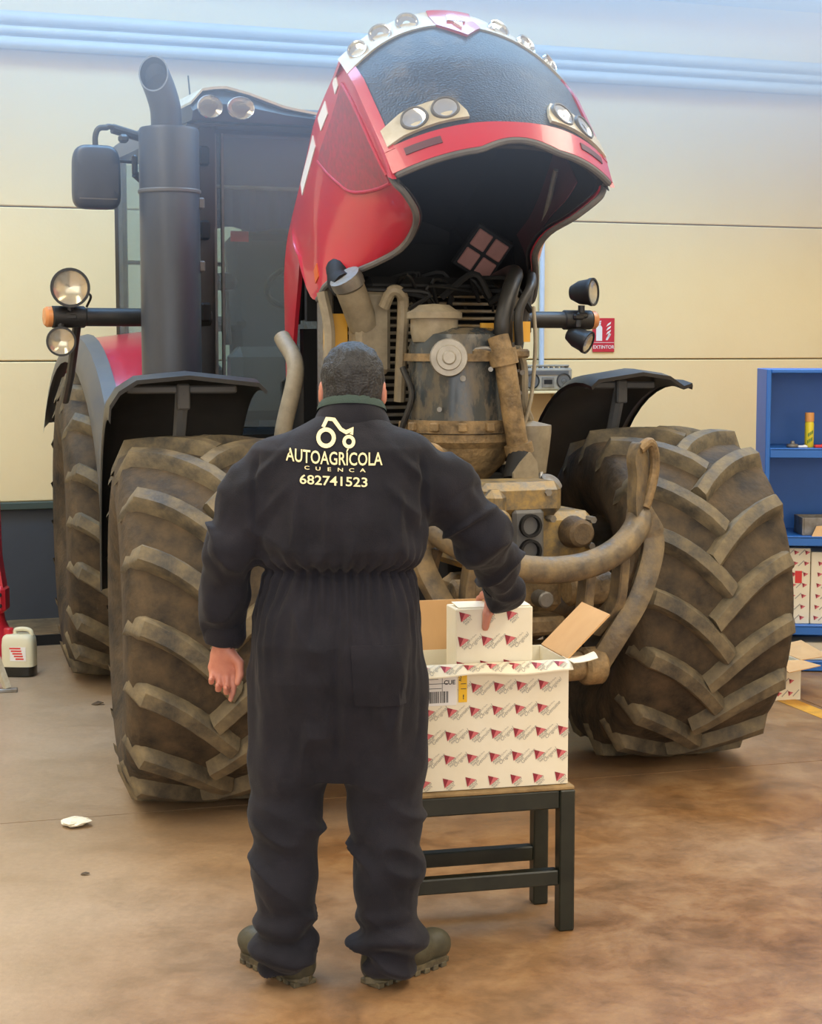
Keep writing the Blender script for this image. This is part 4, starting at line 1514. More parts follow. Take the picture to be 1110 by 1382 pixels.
def parts_print(b, W, H, put, x0=0.0, y0=0.0, pitch=.069, skip=None, fine=True):
    """repeating print: split red triangle with small lettering, and slanted grey words; b uses slots 0 dark red, 1 pink, 2 grey"""
    k = pitch / .069
    ok = lambda x, y, m: m < x < W - m and m < y < H - m and not (skip and skip(x, y))
    j = 0
    yy = y0
    while yy < H:
        i = 0
        xx = x0
        while xx < W + pitch:
            x, y = xx, yy
            if ok(x, y, .0155 * k):
                T1 = [(-.016, .012), (.001, .007), (-.010, -.018)]
                T2 = [(.001, .007), (.018, .002), (-.010, -.018)]
                b.cur = 0
                b.add([put(x + p[0] * k, y + p[1] * k) for p in T1], [(0, 2, 1)])
                b.cur = 1
                b.add([put(x + p[0] * k, y + p[1] * k) for p in T2], [(0, 2, 1)])
                b.cur = 2
                if fine:
                    stamp(b, *glyphs('AGCO', .0105 * k, .02), x + .009 * k, y - .012 * k, R(42), put)
                    stamp(b, *glyphs('PARTS', .0085 * k, .02), x + .013 * k, y - .019 * k, R(42), put)
            x, y = xx + pitch / 2, yy - pitch * .02
            if ok(x, y, .026 * k):
                b.cur = 2
                if fine:
                    stamp(b, *glyphs(('Genuine', 'Original')[(i + j) % 2], .0165 * k, .0, .25), x + .003 * k, y - .008 * k, R(44), put)
                    stamp(b, *glyphs('AGCO Parts', .0068 * k, .0), x - .008 * k, y + .004 * k, R(44), put)
                else:
                    stamp(b, [(-.026 * k, -.003 * k), (.026 * k, -.003 * k), (.026 * k, .003 * k), (-.026 * k, .003 * k)], [(0, 1, 2, 3)], x, y, R(44), put)
            xx += pitch
            i += 1
        yy += pitch * 1.015
        j += 1
        x0 = x0 + .004 - (pitch if x0 > pitch * .8 else 0)
    b.cur = 0


INKS = [M['ink_dark'], M['ink_pink'], M['ink_grey']]
CW, CD, CH = .56, .27, .372
CO = Vector((.468, 4.985, BH + .0145))
carton = thing('parts_carton', 'large open white carton printed with red triangles, standing on the black bench', 'carton', CO, BY)
th = .005
b = MB()
b.box((-CW / 2, th / 2, CH / 2), (CW, th, CH))
b.box((-CW / 2, CD - th / 2, CH / 2), (CW, th, CH))
b.box((-th / 2, CD / 2, CH / 2), (th, CD - 2 * th, CH))
b.box((-CW + th / 2, CD / 2, CH / 2), (th, CD - 2 * th, CH))
b.box((-CW / 2, CD / 2, th / 2), (CW - 2 * th, CD - 2 * th, th))
b.obj('carton_body', M['card_white'], carton)
b = MB()
parts_print(b, CW, CH, lambda x, y: (x - CW, -.0012, y), .052, .026, skip=lambda x, y: x < .235 and y > .255)
b.obj('printed_pattern', INKS, carton, 0)
# shipping label with bar code, and the yellow sticker
lb = MB().box((-CW + .12, -.0010, CH - .062), (.19, .0012, .11)).obj('shipping_label', M['white'], carton)
b = MB()
xx = -CW + .125
rb = random.Random(2)
while xx < -CW + .19:
    wv = rb.choice((.0012, .002, .003))
    b.box((xx, -.0020, CH - .092), (wv, .0004, .034))
    xx += wv + rb.choice((.0014, .002))
for z, x0, x1 in ((.018, .05, .17), (.030, .05, .15), (.038, .05, .16), (.052, .05, .19), (.066, .05, .17)):
    b.box((-CW + (x0 + x1) / 2, -.0020, CH - z), (x1 - x0, .0004, .0016))
b.box((-CW + .172, -.0020, CH - .045), (.0012, .0004, .07))
put = lambda x, y: (x, -.0021, y)
stamp(b, *glyphs('CUE', .018, .03), -CW + .194, CH - .055, 0, put)
stamp(b, *glyphs('U', .014, .03), -CW + .198, CH - .028, 0, put)
b.obj('label_print', M['ink_black'], lb, 0)
yl = MB().box((-CW + .234, -.0016, CH - .062), (.026, .0010, .096)).obj('yellow_label', M['yellow'], carton)
b = MB()
put = lambda x, y: (x, -.0023, y)
stamp(b, *glyphs('AGCO', .012, .02), -CW + .230, CH - .03, R(90), put)
stamp(b, *glyphs('!', .018, .04), -CW + .236, CH - .10, 0, put)
for z in (.055, .07):
    b.box((-CW + .236, -.0023, CH - z), (.016, .0003, .002))
b.obj('label_print', M['ink_black'], yl, 0)


def flap(name, rows, off, m, parent):
    return MB().slab(rows, off).obj(name, m, parent, 30)


# front flap: torn, bent forward and drooping; back flap upright; right flap raised outward; left one hangs out
rows = []
for t in np.linspace(0, 1, 5):
    rows.append([(x, -.055 * t, CH + .004 - .022 * t * t + .004 * math.sin(x * 23 + 2 * t) * t) for x in np.linspace(-CW + .005, -.004, 25)])
ff = flap('carton_flap', rows, (0, 0, -.004), M['card_white'], carton)
b = MB()
parts_print(b, CW - .02, .055, lambda x, y: (x - CW + .01, -.055 * (1 - y / .055), CH + .0056 - .022 * (1 - y / .055) ** 2 + .004 * math.sin((x - CW + .01) * 23 + 2 * (1 - y / .055)) * (1 - y / .055)), .03, .028)
b.obj('printed_pattern', INKS, ff, 0)
rows = [[(x, CD - .004 + .02 * t, CH + .150 * t) for x in np.linspace(-CW + .004, -.165, 9)] for t in np.linspace(0, 1, 4)]
flap('carton_flap', rows, (0, .005, .0), M['card_brown'], carton).__setitem__('label', 'upright brown back flap')
rows = [[(-.002 + .132 * t, y, CH + .004 + .128 * t) for y in np.linspace(.01, CD - .01, 5)] for t in np.linspace(0, 1, 4)]
flap('carton_flap', rows, (.003, 0, -.004), M['card_brown'], carton).__setitem__('label', 'raised brown side flap')
rows = [[(-CW + .004 - .06 * t, y, CH - .11 * t) for y in np.linspace(.01, CD - .01, 5)] for t in np.linspace(0, 1, 3)]
flap('carton_flap', rows, (.003, 0, -.004), M['card_brown'], carton)
# torn white ply curling at the right front corner
rows = [[(-.005 + .075 * t, lerp(-.06, .05, q), CH + .004 + .012 * t * t + .012 * math.sin(q * 5) * t) for q in np.linspace(0, 1, 7)] for t in np.linspace(0, 1, 5)]
flap('torn_ply', rows, (0, 0, -.002), M['card_white'], carton)

# small carton in the hand
SW, SD, SH = .236, .105, .185
smo = CO + Vector((math.cos(BY), math.sin(BY), 0)) * (-.107) + Vector((-math.sin(BY), math.cos(BY), 0)) * .018 + Vector((0, 0, .350))
small = thing('small_carton', 'small white printed carton gripped by the right hand above the large one', 'carton', smo, BY + R(1))
MB().box((-SW / 2, SD / 2, SH / 2), (SW, SD, SH), bev=.003).obj('carton_body', M['card_white'], small)
b = MB()
parts_print(b, SW, SH, lambda x, y: (x - SW, -.0012, y), .018, .0185, .072)
parts_print(b, SD, SH, lambda x, y: (.0012, x, y), .03, .05, .072)
b.obj('printed_pattern', INKS, small, 0)
MB().slab([[(-SW + .01, .01, SH + .001), (-.004, .01, SH + .001)], [(-SW + .01, SD - .02, SH + .008), (-.004, SD - .02, SH + .005)]], (0, 0, .002)).obj('carton_flap', M['card_white'], small)

# ================================================================== RIGHT: BLUE SHELF AND WHAT IS ON IT
SO = Vector((1.885, 9.05, 0))
SY = R(-5)
sh = thing('storage_shelf', 'tall blue steel shelf unit holding boxes and a yellow spray can', 'shelf', SO, SY)
SWd, SDp, SHt = 1.25, .45, 1.62
for x in (.0125, SWd - .0125):
    MB().box((x, SDp / 2, SHt / 2), (.025, SDp, SHt), bev=.003).obj('side_panel', M['blue'], sh)
MB().box((SWd / 2, SDp - .006, SHt / 2), (SWd - .05, .012, SHt), bev=.002).obj('back_panel', M['blue'], sh)
MB().box((SWd / 2, SDp / 2, SHt - .01), (SWd - .05, SDp, .02), bev=.003).obj('top_panel', M['blue'], sh)
LV = [.05, .245, .725, 1.195]
for z in LV:
    q = MB().box((SWd / 2, SDp / 2 - .006, z), (SWd - .05, SDp - .012, .012), bev=.002)
    q.box((SWd / 2, .008, z - .02), (SWd - .05, .016, .05), bev=.003)
    q.obj('shelf_board', M['blue'], sh)


def on_shelf(x, y, z):
    return SO + Matrix.Rotation(SY, 3, 'Z') @ Vector((x, y, 0)) + Vector((0, 0, z))


# spray can
can = thing('spray_can', 'yellow spray can standing upright on the blue shelf', 'spray can', on_shelf(.245, .12, LV[3] + .0062))
MB().lathe([(.001, 0), (.022, 0), (.0245, .004), (.0245, .125), (.021, .138), (.001, .138)], 24).obj('can_body', M['can_yellow'], can)
MB().lathe([(.0215, .137), (.0245, .139), (.0245, .182), (.022, .186), (.001, .186)], 24).obj('cap', M['can_cap'], can)
b = MB()
for a in range(10):
    b.box((.0247 * math.cos(R(-120 + a * 7)), .0247 * math.sin(R(-120 + a * 7)), .03 + (a * 37 % 70) * .001), (.0012, .004, .018), Matrix.Rotation(R(-120 + a * 7), 3, 'Z'))
b.obj('printed_text', M['green_ink'], can)
b = MB().lathe([(.001, 0), (.03, 0), (.034, .006), (.03, .016), (.012, .02), (.01, .034), (.001, .036)], 18)
o = b.obj('metal_fitting', M['steel'])
o.location = on_shelf(.155, .10, LV[3] + .0062)
tag(o, 'small round metal fitting left of the yellow spray can', 'fitting')
for i, (x, m_, lab, dim) in enumerate(((.205, 'white', 'small white plastic piece just left of the spray can foot', (.05, .03, .012)), (.30, 'red_label', 'small red part lying right of the spray can', (.07, .03, .016)),
                                       (.375, 'white', 'pale strip of parts lying at the right end of the shelf in view', (.09, .04, .014)))):
    o = MB().box((0, 0, dim[2] / 2), dim, bev=.004).box((dim[0] * .2, 0, dim[2]), (dim[0] * .3, dim[1] * .6, dim[2] * .5), bev=.002).obj('loose_part', M[m_])
    o.location = on_shelf(x, .07, LV[3] + .0062)
    o.rotation_euler = (0, 0, R(12 * i - 8))
    tag(o, lab, 'part')
# second level: grey tray and papers
tr = thing('grey_tray', 'grey open parts tray on the second blue shelf', 'tray', on_shelf(.33, .16, LV[2] + .0062))
b = MB()
b.box((0, 0, .005), (.26, .2, .01), bev=.002)
for x in (-.125, .125):
    b.box((x, 0, .05), (.01, .2, .09), bev=.002)
for y in (-.095, .095):
    b.box((0, y, .05), (.24, .01, .09), bev=.002)
b.obj('tray_body', M['steel'], tr)
o = MB().slab([[(-.09, .01, .0), (.10, .012, .0)], [(-.06, .035, .05), (.12, .035, .06)], [(-.06, .05, .0), (.12, .05, .0)]], (0, .003, .003)).obj('folded_card', M['card_brown'])
o.location = on_shelf(.345, .0, LV[2] + .0064)
tag(o, 'bent piece of pale card leaning before the grey tray', 'card')


def small_box(name, label, loc, W, D, H, rz, group=None, red=False):
    r_ = thing(name, label, 'carton', loc, rz, group)
    MB().box((W / 2, D / 2, H / 2), (W, D, H), bev=.003).obj('carton_body', M['card_white'], r_)
    q = MB()
    parts_print(q, W, H, lambda x, y: (x, -.0012, y), .03, .035, .058, fine=False)
    parts_print(q, D, H, lambda x, y: (-.0012, D - x, y), .03, .035, .058, fine=False)
    q.obj('printed_pattern', INKS, r_, 0)
    if red:
        MB().box((W * .52, -.0016, H * .62), (.036, .001, .066)).obj('red_label', M['red_label'], r_)
    return r_


small_box('shelf_carton', 'tall white printed carton with a red label on the lower blue shelf', on_shelf(.13, .06, LV[1] + .0062), .128, .25, .41, SY, 'white cartons on the blue shelf', True)
small_box('shelf_carton', 'white printed carton without a label, right of the red-labelled one', on_shelf(.263, .06, LV[1] + .0062), .128, .25, .39, SY, 'white cartons on the blue shelf')
small_box('shelf_carton', 'pale carton low down on the bottom board of the blue shelf', on_shelf(.10, .05, LV[0] + .0062), .30, .2, .095, SY)
# open carton on the floor
fc = thing('floor_carton', 'open white printed carton on the floor with spread brown flaps', 'carton', (1.79, 8.28, 0), R(14))
b = MB()
W_, D_, H_ = .145, .36, .195
b.box((W_ / 2, .0025, H_ / 2), (W_, .005, H_))
b.box((W_ / 2, D_ - .0025, H_ / 2), (W_, .005, H_))
b.box((.0025, D_ / 2, H_ / 2), (.005, D_ - .01, H_))
b.box((W_ - .0025, D_ / 2, H_ / 2), (.005, D_ - .01, H_))
b.box((W_ / 2, D_ / 2, .0025), (W_ - .01, D_ - .01, .005))
b.obj('carton_body', M['card_white'], fc)
q = MB()
parts_print(q, W_, H_, lambda x, y: (x, -.0012, y), .03, .035, .06, fine=False)
parts_print(q, D_, H_, lambda x, y: (-.0012, D_ - x, y), .03, .035, .06, fine=False)
q.obj('printed_pattern', INKS, fc, 0)
for rows in ([[(.0, .0, H_), (W_, .0, H_)], [(.02, -.12, H_ - .035), (W_ + .05, -.11, H_ - .01)]],
             [[(W_, .0, H_), (W_, D_, H_)], [(W_ + .16, .02, H_ + .01), (W_ + .18, D_, H_ + .03)]],
             [[(W_, D_, H_), (.0, D_, H_)], [(W_, D_ + .1, H_ + .05), (.0, D_ + .11, H_ + .05)]],
             [[(.0, D_, H_), (.0, .0, H_)], [(-.04, D_, H_ + .10), (-.05, .0, H_ + .06)]]):
    flap('carton_flap', rows, (0, 0, .004), M['card_brown'], fc)
# red-topped bench behind the tyre
wb = thing('red_bench', 'dark bench with a red top far behind the right front tyre', 'bench', (2.08, 10.9, 0), R(18))
b = MB().box((.5, .2, .885), (1.1, .45, .03), bev=.005)
b.obj('bench_top', M['red_label'], wb)
for x in (0, 1.0):
    for y in (.02, .38):
        MB().box((x, y, .435), (.05, .05, .87), bev=.004).obj('leg', M['dblack'], wb)
MB().box((.5, .2, .45), (1.0, .4, .02)).obj('lower_shelf', M['bench'], wb)
cb = thing('card_offcut', 'folded brown card lying on the red bench top', 'card', (2.23, 11.05, .9012), R(18))
MB().slab([[(-.14, -.1, .0), (.14, -.1, .0)], [(-.02, -.02, .09), (.10, 0, .07)], [(-.10, .12, .0), (.14, .12, .0)]], (0, 0, .005)).obj('card_sheet', M['mud'], cb)
fr_ = thing('bent_frame', 'dark bent tube frame standing between tyre and blue shelf', 'frame', (2.0, 10.0, 0), R(12))
for x in (0, .12, .24):
    MB().tube(bez([(x, 0, 0.006), (x, 0, .4), (x, .0, .78), (x + .02, .03, .86), (x + .08, .05, .86), (x + .10, .06, .78), (x + .10, .06, .6)], 4), .012, 8).obj('frame_tube', M['dblack'], fr_)
MB().box((.12, 0, .55), (.30, .025, .08), bev=.006).obj('cross_bar', M['blue'], fr_)
MB().box((.12, 0, .10), (.30, .2, .04), bev=.006).obj('foot_bar', M['dblack'], fr_)

# ================================================================== WALL: SIGN, RADIO
sg = thing('extinguisher_sign', 'red wall sign with a white extinguisher above the word EXTINTOR', 'sign', wall_pt(3.90, .0, 1.70), WY)
MB().box((0, -.004, .115), (.165, .006, .23), bev=.001).obj('sign_plate', M['sign_red'], sg)
b = MB()
put = lambda x, y: (x, -.0085, y)
b.add([put(*p) for p in [(-.058, .075), (-.012, .075), (-.012, .165), (-.022, .18), (-.048, .18), (-.058, .165)]], [tuple(range(6))])
b.add([put(*p) for p in [(-.045, .182), (-.025, .182), (-.022, .20), (-.048, .20)]], [(0, 1, 2, 3)])
b.add([put(*p) for p in [(-.06, .195), (-.02, .205), (-.02, .212), (-.062, .204)]], [(0, 1, 2, 3)])
b.add([put(*p) for p in [(.015, .08), (.03, .08), (.055, .12), (.04, .13)]], [(0, 1, 2, 3)])
for k in range(4):
    y = .09 + k * .027
    b.add([put(*p) for p in [(.018, y), (.05, y + .018), (.055, y + .034), (.03, y + .02)]], [(0, 1, 2, 3)])
b.add([put(*p) for p in [(-.078, .062), (.078, .062), (.078, .065), (-.078, .065)]], [(0, 1, 2, 3)])
stamp(b, *glyphs('EXTINTOR', .033, .01), 0, .022, 0, put)
b.obj('sign_print', M['white'], sg, 0)
rd = thing('radio', 'silver twin-speaker radio cassette player on a small wall bracket', 'radio', wall_pt(3.39, -.16, 1.445), WY)
RW = .36
b = MB()
b.box((0, 0, .075), (RW, .11, .15), bev=.012)
b.box((0, .0, .165), (RW * .92, .07, .012), bev=.004)
for x in (-.16, .16):
    b.box((x, 0, .158), (.014, .05, .026), bev=.004)
b.obj('radio_body', M['radio'], rd)
for x in (-.115, .115):
    o = MB().lathe([(.053, 0), (.053, .008), (.046, .010), (.044, .004), (.02, -.004), (.018, .004), (.001, .006)], 24, (x, -.054, .065), (0, -1, 0)).obj('speaker', M['black'], rd)
    MB().lathe([(.044, .004), (.02, .002), (.001, .008)], 20, (x, -.055, .065), (0, -1, 0)).obj('speaker_cone', M['grey_plastic'], o)
MB().box((0, -.057, .055), (.09, .006, .07), bev=.003).obj('cassette_door', M['steel'], rd)
MB().box((0, -.060, .058), (.06, .003, .03), bev=.001).obj('cassette_window', M['dblack'], rd)
MB().box((0, -.057, .118), (.30, .005, .028), bev=.001).obj('tuning_scale', M['grey_plastic'], rd)
for k in range(7):
    MB().box((-.12 + k * .04, -.02, .153), (.022, .02, .010), bev=.002).obj('button', M['grey_plastic'], rd)
br = thing('wall_bracket', 'small pale bracket shelf carrying the radio on the wall', 'bracket', wall_pt(3.39, .004, 1.0), WY)
MB().box((0, -.15, .436), (.36, .30, .016), bev=.003).obj('bracket_board', M['wall'], br)
for x in (-.13, .13):
    MB().prism([(-.28, .427), (0, .427), (0, .20), (-.03, .20)], lambda y, z: (x - .008, y, z), lambda y, z: (x + .008, y, z)).obj('bracket_arm', M['wall'], br)

# ================================================================== LEFT: JACK, JUG, STAND FOOT, LITTER
jk = thing('hydraulic_jack', 'red hydraulic jack column partly cut by the left edge', 'jack', (-2.30, 9.28, 0))
b = MB()
b.box((-.05, 0, .03), (.36, .34, .06), bev=.02)
b.lathe([(.17, .06), (.165, .10), (.12, .16), (.085, .24), (.075, .30)], 24, (-.02, 0, 0))
b.obj('jack_base', M['red_jack'], jk)
MB().box((-.02, 0, .36), (.20, .14, .15), bev=.02).obj('jack_clamp', M['red_jack'], jk)
MB().prism([(-.09, .42), (.07, .42), (.045, .60), (.04, .90), (-.09, .90)], lambda x, z: (x, -.05, z), lambda x, z: (x, .05, z)).obj('jack_column', M['red_jack'], jk)
for z in (.33, .39):
    MB().cyl((.055, -.07, z), (.055, -.083, z), .012, 6).obj('bolt', M['dblack'], jk)
jg = thing('oil_jug', 'white plastic jug with red print and dark oil in its base', 'jug', (-2.08, 8.93, 0), R(-4))
b = MB()
rows = []
for z, k in ((.0, .90), (.008, 1.0), (.055, 1.0)):
    rows.append([(.088 * k * math.copysign(abs(math.cos(a)) ** .5, math.cos(a)), .06 * k * math.copysign(abs(math.sin(a)) ** .5, math.sin(a)), z) for a in np.linspace(0, 2 * PI, 29)[:-1]])
b.grid(rows, close=True)
b.add(rows[0], [tuple(range(28))])
b.obj('oil_fill', M['oil'], jg, label='dark oil showing through the base')
b = MB()
rows = []
for z, k in ((.055, 1.0), (.17, 1.0), (.20, .96), (.215, .88), (.225, .70)):
    rows.append([(.088 * k * math.copysign(abs(math.cos(a)) ** .5, math.cos(a)), .06 * k * math.copysign(abs(math.sin(a)) ** .5, math.sin(a)), z) for a in np.linspace(0, 2 * PI, 29)[:-1]])
b.grid(rows, close=True)
b.add(rows[-1], [tuple(range(28))])
b.obj('jug_body', M['jug'], jg)
MB().tube(bez([(-.02, 0, .22), (-.015, 0, .245), (.03, 0, .25), (.062, 0, .24), (.07, 0, .215)]), .012, 10).obj('jug_handle', M['jug'], jg)
MB().lathe([(.026, .22), (.026, .25), (.022, .255), (.001, .255)], 16, (-.055, 0, 0)).obj('jug_cap', M['red_jack'], jg)
q = MB()
q.box((.01, -.0606, .125), (.085, .001, .075))
lb = q.obj('jug_label', M['white'], jg)
q = MB()
for k in range(5):
    q.box((-.005 + k * .006, -.0615, .155 - k * .014), (.06 - .004 * k, .001, .008))
q.obj('label_print', M['red_label'], lb)
so = thing('stand_foot', 'pale metal stand leg slanting down at the left edge', 'stand', (-2.02, 8.50, 0))
MB().tube([(-.10, .0, .24), (-.025, -.0, .02)], .022, 4, sq=(1, 1)).obj('stand_leg', M['silver'], so)
MB().box((-.02, -.0, .009), (.09, .05, .018), Matrix.Rotation(R(10), 3, 'Z'), bev=.003).obj('foot_plate', M['steel'], so)
# crumpled paper and small litter
me = None
b = MB()
rp = random.Random(5)
rows = []
for i in range(8):
    th_ = PI * i / 7
    rows.append([(.055 * math.sin(th_) * math.cos(a) * rp.uniform(.7, 1.15), .05 * math.sin(th_) * math.sin(a) * rp.uniform(.7, 1.15), .0175 + .016 * math.cos(th_) * rp.uniform(.8, 1.05)) for a in np.linspace(0, 2 * PI, 15)[:-1]])
b.grid(rows, close=True)
o = b.obj('crumpled_paper', M['paper'], None, 0)
o.location = (-1.225, 6.08, 0)
tag(o, 'crumpled cream paper scrap on the floor left of the tyre', 'paper')
for loc, sc, lab in (((-1.53, 8.18, 0), 1.0, 'dark dry leaf scrap on the floor between jug and tyre'), ((-1.08, 5.5, 0), .5, 'tiny dark crumb on the floor at lower left')):
    o = MB().slab([[(-.03 * sc, 0, .002), (0, -.012 * sc, .004), (.03 * sc, 0, .012 * sc)], [(-.025 * sc, .02 * sc, .004), (0, .02 * sc, .015 * sc), (.025 * sc, .025 * sc, .004)]], (0, 0, .002)).obj('leaf_scrap', M['mud_dark'])
    o.location = loc
    tag(o, lab, 'litter')

# ================================================================== PERSON
MO = Vector((-.19, 4.55, 0))
PT = 'mechanic seen from behind in dark overalls, right hand on the small carton, left arm hanging'
# --- body: one continuous surface; what the overalls hide is only roughed in
B = SDF((-.46, -.22, .04), (.62, .62, 1.80), .0046)
hc = np.array([.032, .075, 1.635])
B.ell(hc + [0, -.012, .025], (.078, .094, .088), 0)
B.ell(hc + [0, .035, -.035], (.064, .068, .085), .03)
B.ell(hc + [0, .062, -.092], (.034, .028, .024), .02)            # chin
B.ell(hc + [0, .092, .012], (.055, .016, .014), .015)            # brow
B.cap(hc + [0, .092, .005], hc + [0, .118, -.032], .009, .014, .010)   # nose
B.cap(hc + [-.014, .108, -.035], hc + [.014, .108, -.035], .009, .009, .008)
B.cap(hc + [-.020, .094, -.063], hc + [.020, .094, -.063], .007, .007, .008)  # lips
B.cap(hc + [-.017, .092, -.072], hc + [.017, .092, -.072], .008, .008, .006)
for sx in (-1, 1):
    B.ell(hc + [sx * .028, .108, -.004], (.014, .012, .009), .004, cut=True)
    B.ell(hc + [sx * .040, .075, -.035], (.024, .024, .022), .02)    # cheek
    e = hc + [sx * .082, -.006, -.016]
    B.ell(e, (.012, .021, .034), .006, R(-8))
    B.ell(e + [sx * .008, .004, .004], (.006, .010, .018), .0, cut=True)
B.cap((.02, .03, 1.46), hc + [0, -.005, -.05], .062, .056, .03)      # neck
B.stack([(1.49, .0, .0, .12, .07), (1.44, 0, 0, .19, .09), (1.25, 0, 0, .17, .11), (1.14, 0, 0, .155, .10), (.98, 0, 0, .17, .11), (.86, 0, 0, .17, .10)], .04)
LS, LEL, LW = (-.20, -.01, 1.43), (-.300, -.05, 1.21), (-.322, .035, .965)
RS, REL, RW_ = (.20, 0, 1.44), (.385, .08, 1.225), (.452, .375, 1.045)
B.chain([LS, LEL, LW], [.05, .042, .028], .03)
B.chain([RS, REL, RW_], [.05, .042, .028], .03)
B.chain([(-.11, 0, .88), (-.145, .01, .50), (-.155, .0, .12)], [.085, .06, .042], .03)
B.chain([(.10, 0, .88), (.115, .01, .50), (.125, .0, .12)], [.085, .06, .042], .03)
B.cap((-.155, .0, .09), (-.20, .10, .075), .045, .04, .02)
B.cap((.125, .0, .09), (.20, .10, .075), .045, .04, .02)


def hand(W, K, side, fingers, thumb, tr=(.017, .0125, .0112, .0088)):
    """palm from wrist W to knuckle row (K[0] index ... K[3] little), fingers as joint chains, thumb chain"""
    W = np.array(W)
    K = [np.array(k) for k in K]
    for k, r_ in zip(K, (.0135, .0138, .0132, .0122)):
        B.cap(W * .92 + .08 * k, k, .021, r_, .012)
    B.cap(.5 * (W + K[0]), .5 * (W + K[3]), .017, .016, .015)
    for k, ch, r_ in zip(K, fingers, (.0092, .0096, .0092, .0082)):
        pts = [k] + [np.array(p) for p in ch]
        rs = [r_ * 1.12, r_ * 1.02, r_ * .94, r_ * .80][:len(pts)]
        B.chain(pts, rs, .0035)
    pts = [np.array(p) for p in thumb]
    B.chain(pts, tr, .006)
    t0, t1 = pts[-2], pts[-1]
    B.ell(t1 * .8 + t0 * .2 + np.array([0, -.006, 0]), (.007, .004, .009), .003)


# left hand, relaxed: palm towards the viewer, fingers curled
lw = np.array(LW) + [.0, .004, -.018]
K = [lw + np.array(p) for p in ([.030, .010, -.082], [.008, .008, -.090], [-.014, .008, -.086], [-.033, .010, -.076])]
F = []
for i, k in enumerate(K):
    L = (.040, .044, .041, .032)[i]
    if i == 0:
        F.append([k + [-.002, -.004, -L * 1.0], k + [-.006, -.014, -L * 1.55], k + [-.010, -.026, -L * 1.95]])
    else:
        F.append([k + [.001, -.012, -L * .85], k + [.002, -.036, -L * 1.05], k + [.002, -.050, -L * .72]])
hand(lw, K, -1, F, [lw + [.016, -.006, -.030], lw + [.044, -.010, -.060], lw + [.046, -.016, -.090], lw + [.040, -.024, -.112]])

# right hand: hooked over the top of the small carton, thumb down the near face
cx_, cy_ = Vector((math.cos(BY), math.sin(BY), 0)), Vector((-math.sin(BY), math.cos(BY), 0))


def sm(x, y, z):                     # point in the small carton's frame -> person frame
    p = smo + cx_ * x + cy_ * y + Vector((0, 0, z)) - MO
    return np.array([p.x, p.y, p.z])


rw = np.array(RW_) + [-.004, .010, -.012]
K = [sm(x, y, SH + z) for x, y, z in ((-.128, .082, .026), (-.104, .092, .028), (-.081, .090, .026), (-.060, .080, .024))]
F = []
for i, k in enumerate(K):
    x = (-.132, -.106, -.080, -.056)[i]
    d = (.0, .004, .0, -.010)[i]
    F.append([sm(x, SD + .012 + d * .0, SH + .010), sm(x - .001, SD + .0115, SH - .022 - d), sm(x - .002, SD + .0105, SH - .044 - d)])
hand(rw, K, 1, F, [sm(-.098, .020, SH + .032), sm(-.132, -.004, SH + .022), sm(-.143, -.0140, SH - .016), sm(-.149, -.0120, SH - .056)], (.020, .0155, .0140, .0108))
person = link('person', B.mesh('person', M['skin'], 1))
person.location = MO
tag(person, PT, 'person')
for sx in (-1, 1):
    MB().lathe([(.001, -.011), (.0085, -.007), (.011, 0), (.0085, .007), (.001, .011)], 14, tuple(hc + [sx * .028, .0925, -.004]), (0, 1, 0)).obj('eye', M['eye'], person)
    MB().lathe([(.0052, .0092), (.004, .0108), (.001, .0114)], 14, tuple(hc + [sx * .028, .0925, -.004]), (0, .92, -.38)).obj('iris', M['oil'], bpy.data.objects[[o.name for o in person.children if o.name.startswith('eye')][-1]])
# hair
Hh = SDF((-.09, -.08, 1.50), (.16, .24, 1.80), .0046)
Hh.ell(hc + [0, -.014, .027], (.086, .102, .096), 0)
Hh.ell(hc + [0, -.052, -.03], (.072, .055, .062), .03)
for sx in (-1, 1):
    Hh.cap(hc + [sx * .076, .03, .02], hc + [sx * .074, .034, -.02], .012, .008, .01)
Hh.ell(hc + [0, .125, -.03], (.10, .075, .10), 0, cut=True)
for sx in (-1, 1):
    Hh.ell(hc + [sx * .092, .0, -.014], (.016, .024, .034), 0, cut=True)
hm = Hh.mesh('hair', M['hair'], 1)
displace(hm, lambda c, n: .005 * vnoise(np.c_[c[:, 0] * 170 + 40, c[:, 1] * 90 + 40, c[:, 2] * 45]) + .006 * vnoise(c * 45 + 9))
link('hair', hm, person)

# --- overalls
C_ = SDF((-.46, -.24, .03), (.60, .50, 1.66), .0062)
C_.stack([(1.585, .028, .045, .066, .070), (1.56, .026, .03, .084, .080), (1.54, .02, .02, .115, .092), (1.51, .012, .008, .168, .108), (1.475, .004, -.008, .212, .126), (1.38, 0, -.012, .228, .146),
          (1.29, 0, -.014, .230, .156), (1.215, .0, -.012, .230, .156), (1.178, -.001, -.006, .222, .146), (1.150, -.002, 0, .202, .122), (1.12, -.003, 0, .207, .128), (1.06, -.004, -.004, .216, .142),
          (.96, -.006, -.014, .224, .158), (.86, -.008, -.014, .226, .155), (.78, -.008, -.006, .222, .140), (.68, -.010, 0, .212, .118), (.58, -.012, .005, .19, .09)], .0, 2.5)
C_.chain([(-.175, -.005, 1.425), (-.245, -.03, 1.34), (-.297, -.055, 1.21), (-.316, .0, 1.08), (-.322, .035, .968)], [.080, .076, .068, .062, .050], .035)
C_.chain([(.17, 0, 1.435), (.285, .03, 1.355), (.385, .075, 1.225), (.432, .22, 1.135), (.454, .355, 1.042)], [.082, .080, .074, .066, .050], .035)
C_.chain([(-.115, 0, .84), (-.138, .012, .62), (-.149, .012, .46), (-.154, .0, .30), (-.156, -.004, .13), (-.156, -.002, .075)], [.120, .106, .094, .089, .084, .076], .03)
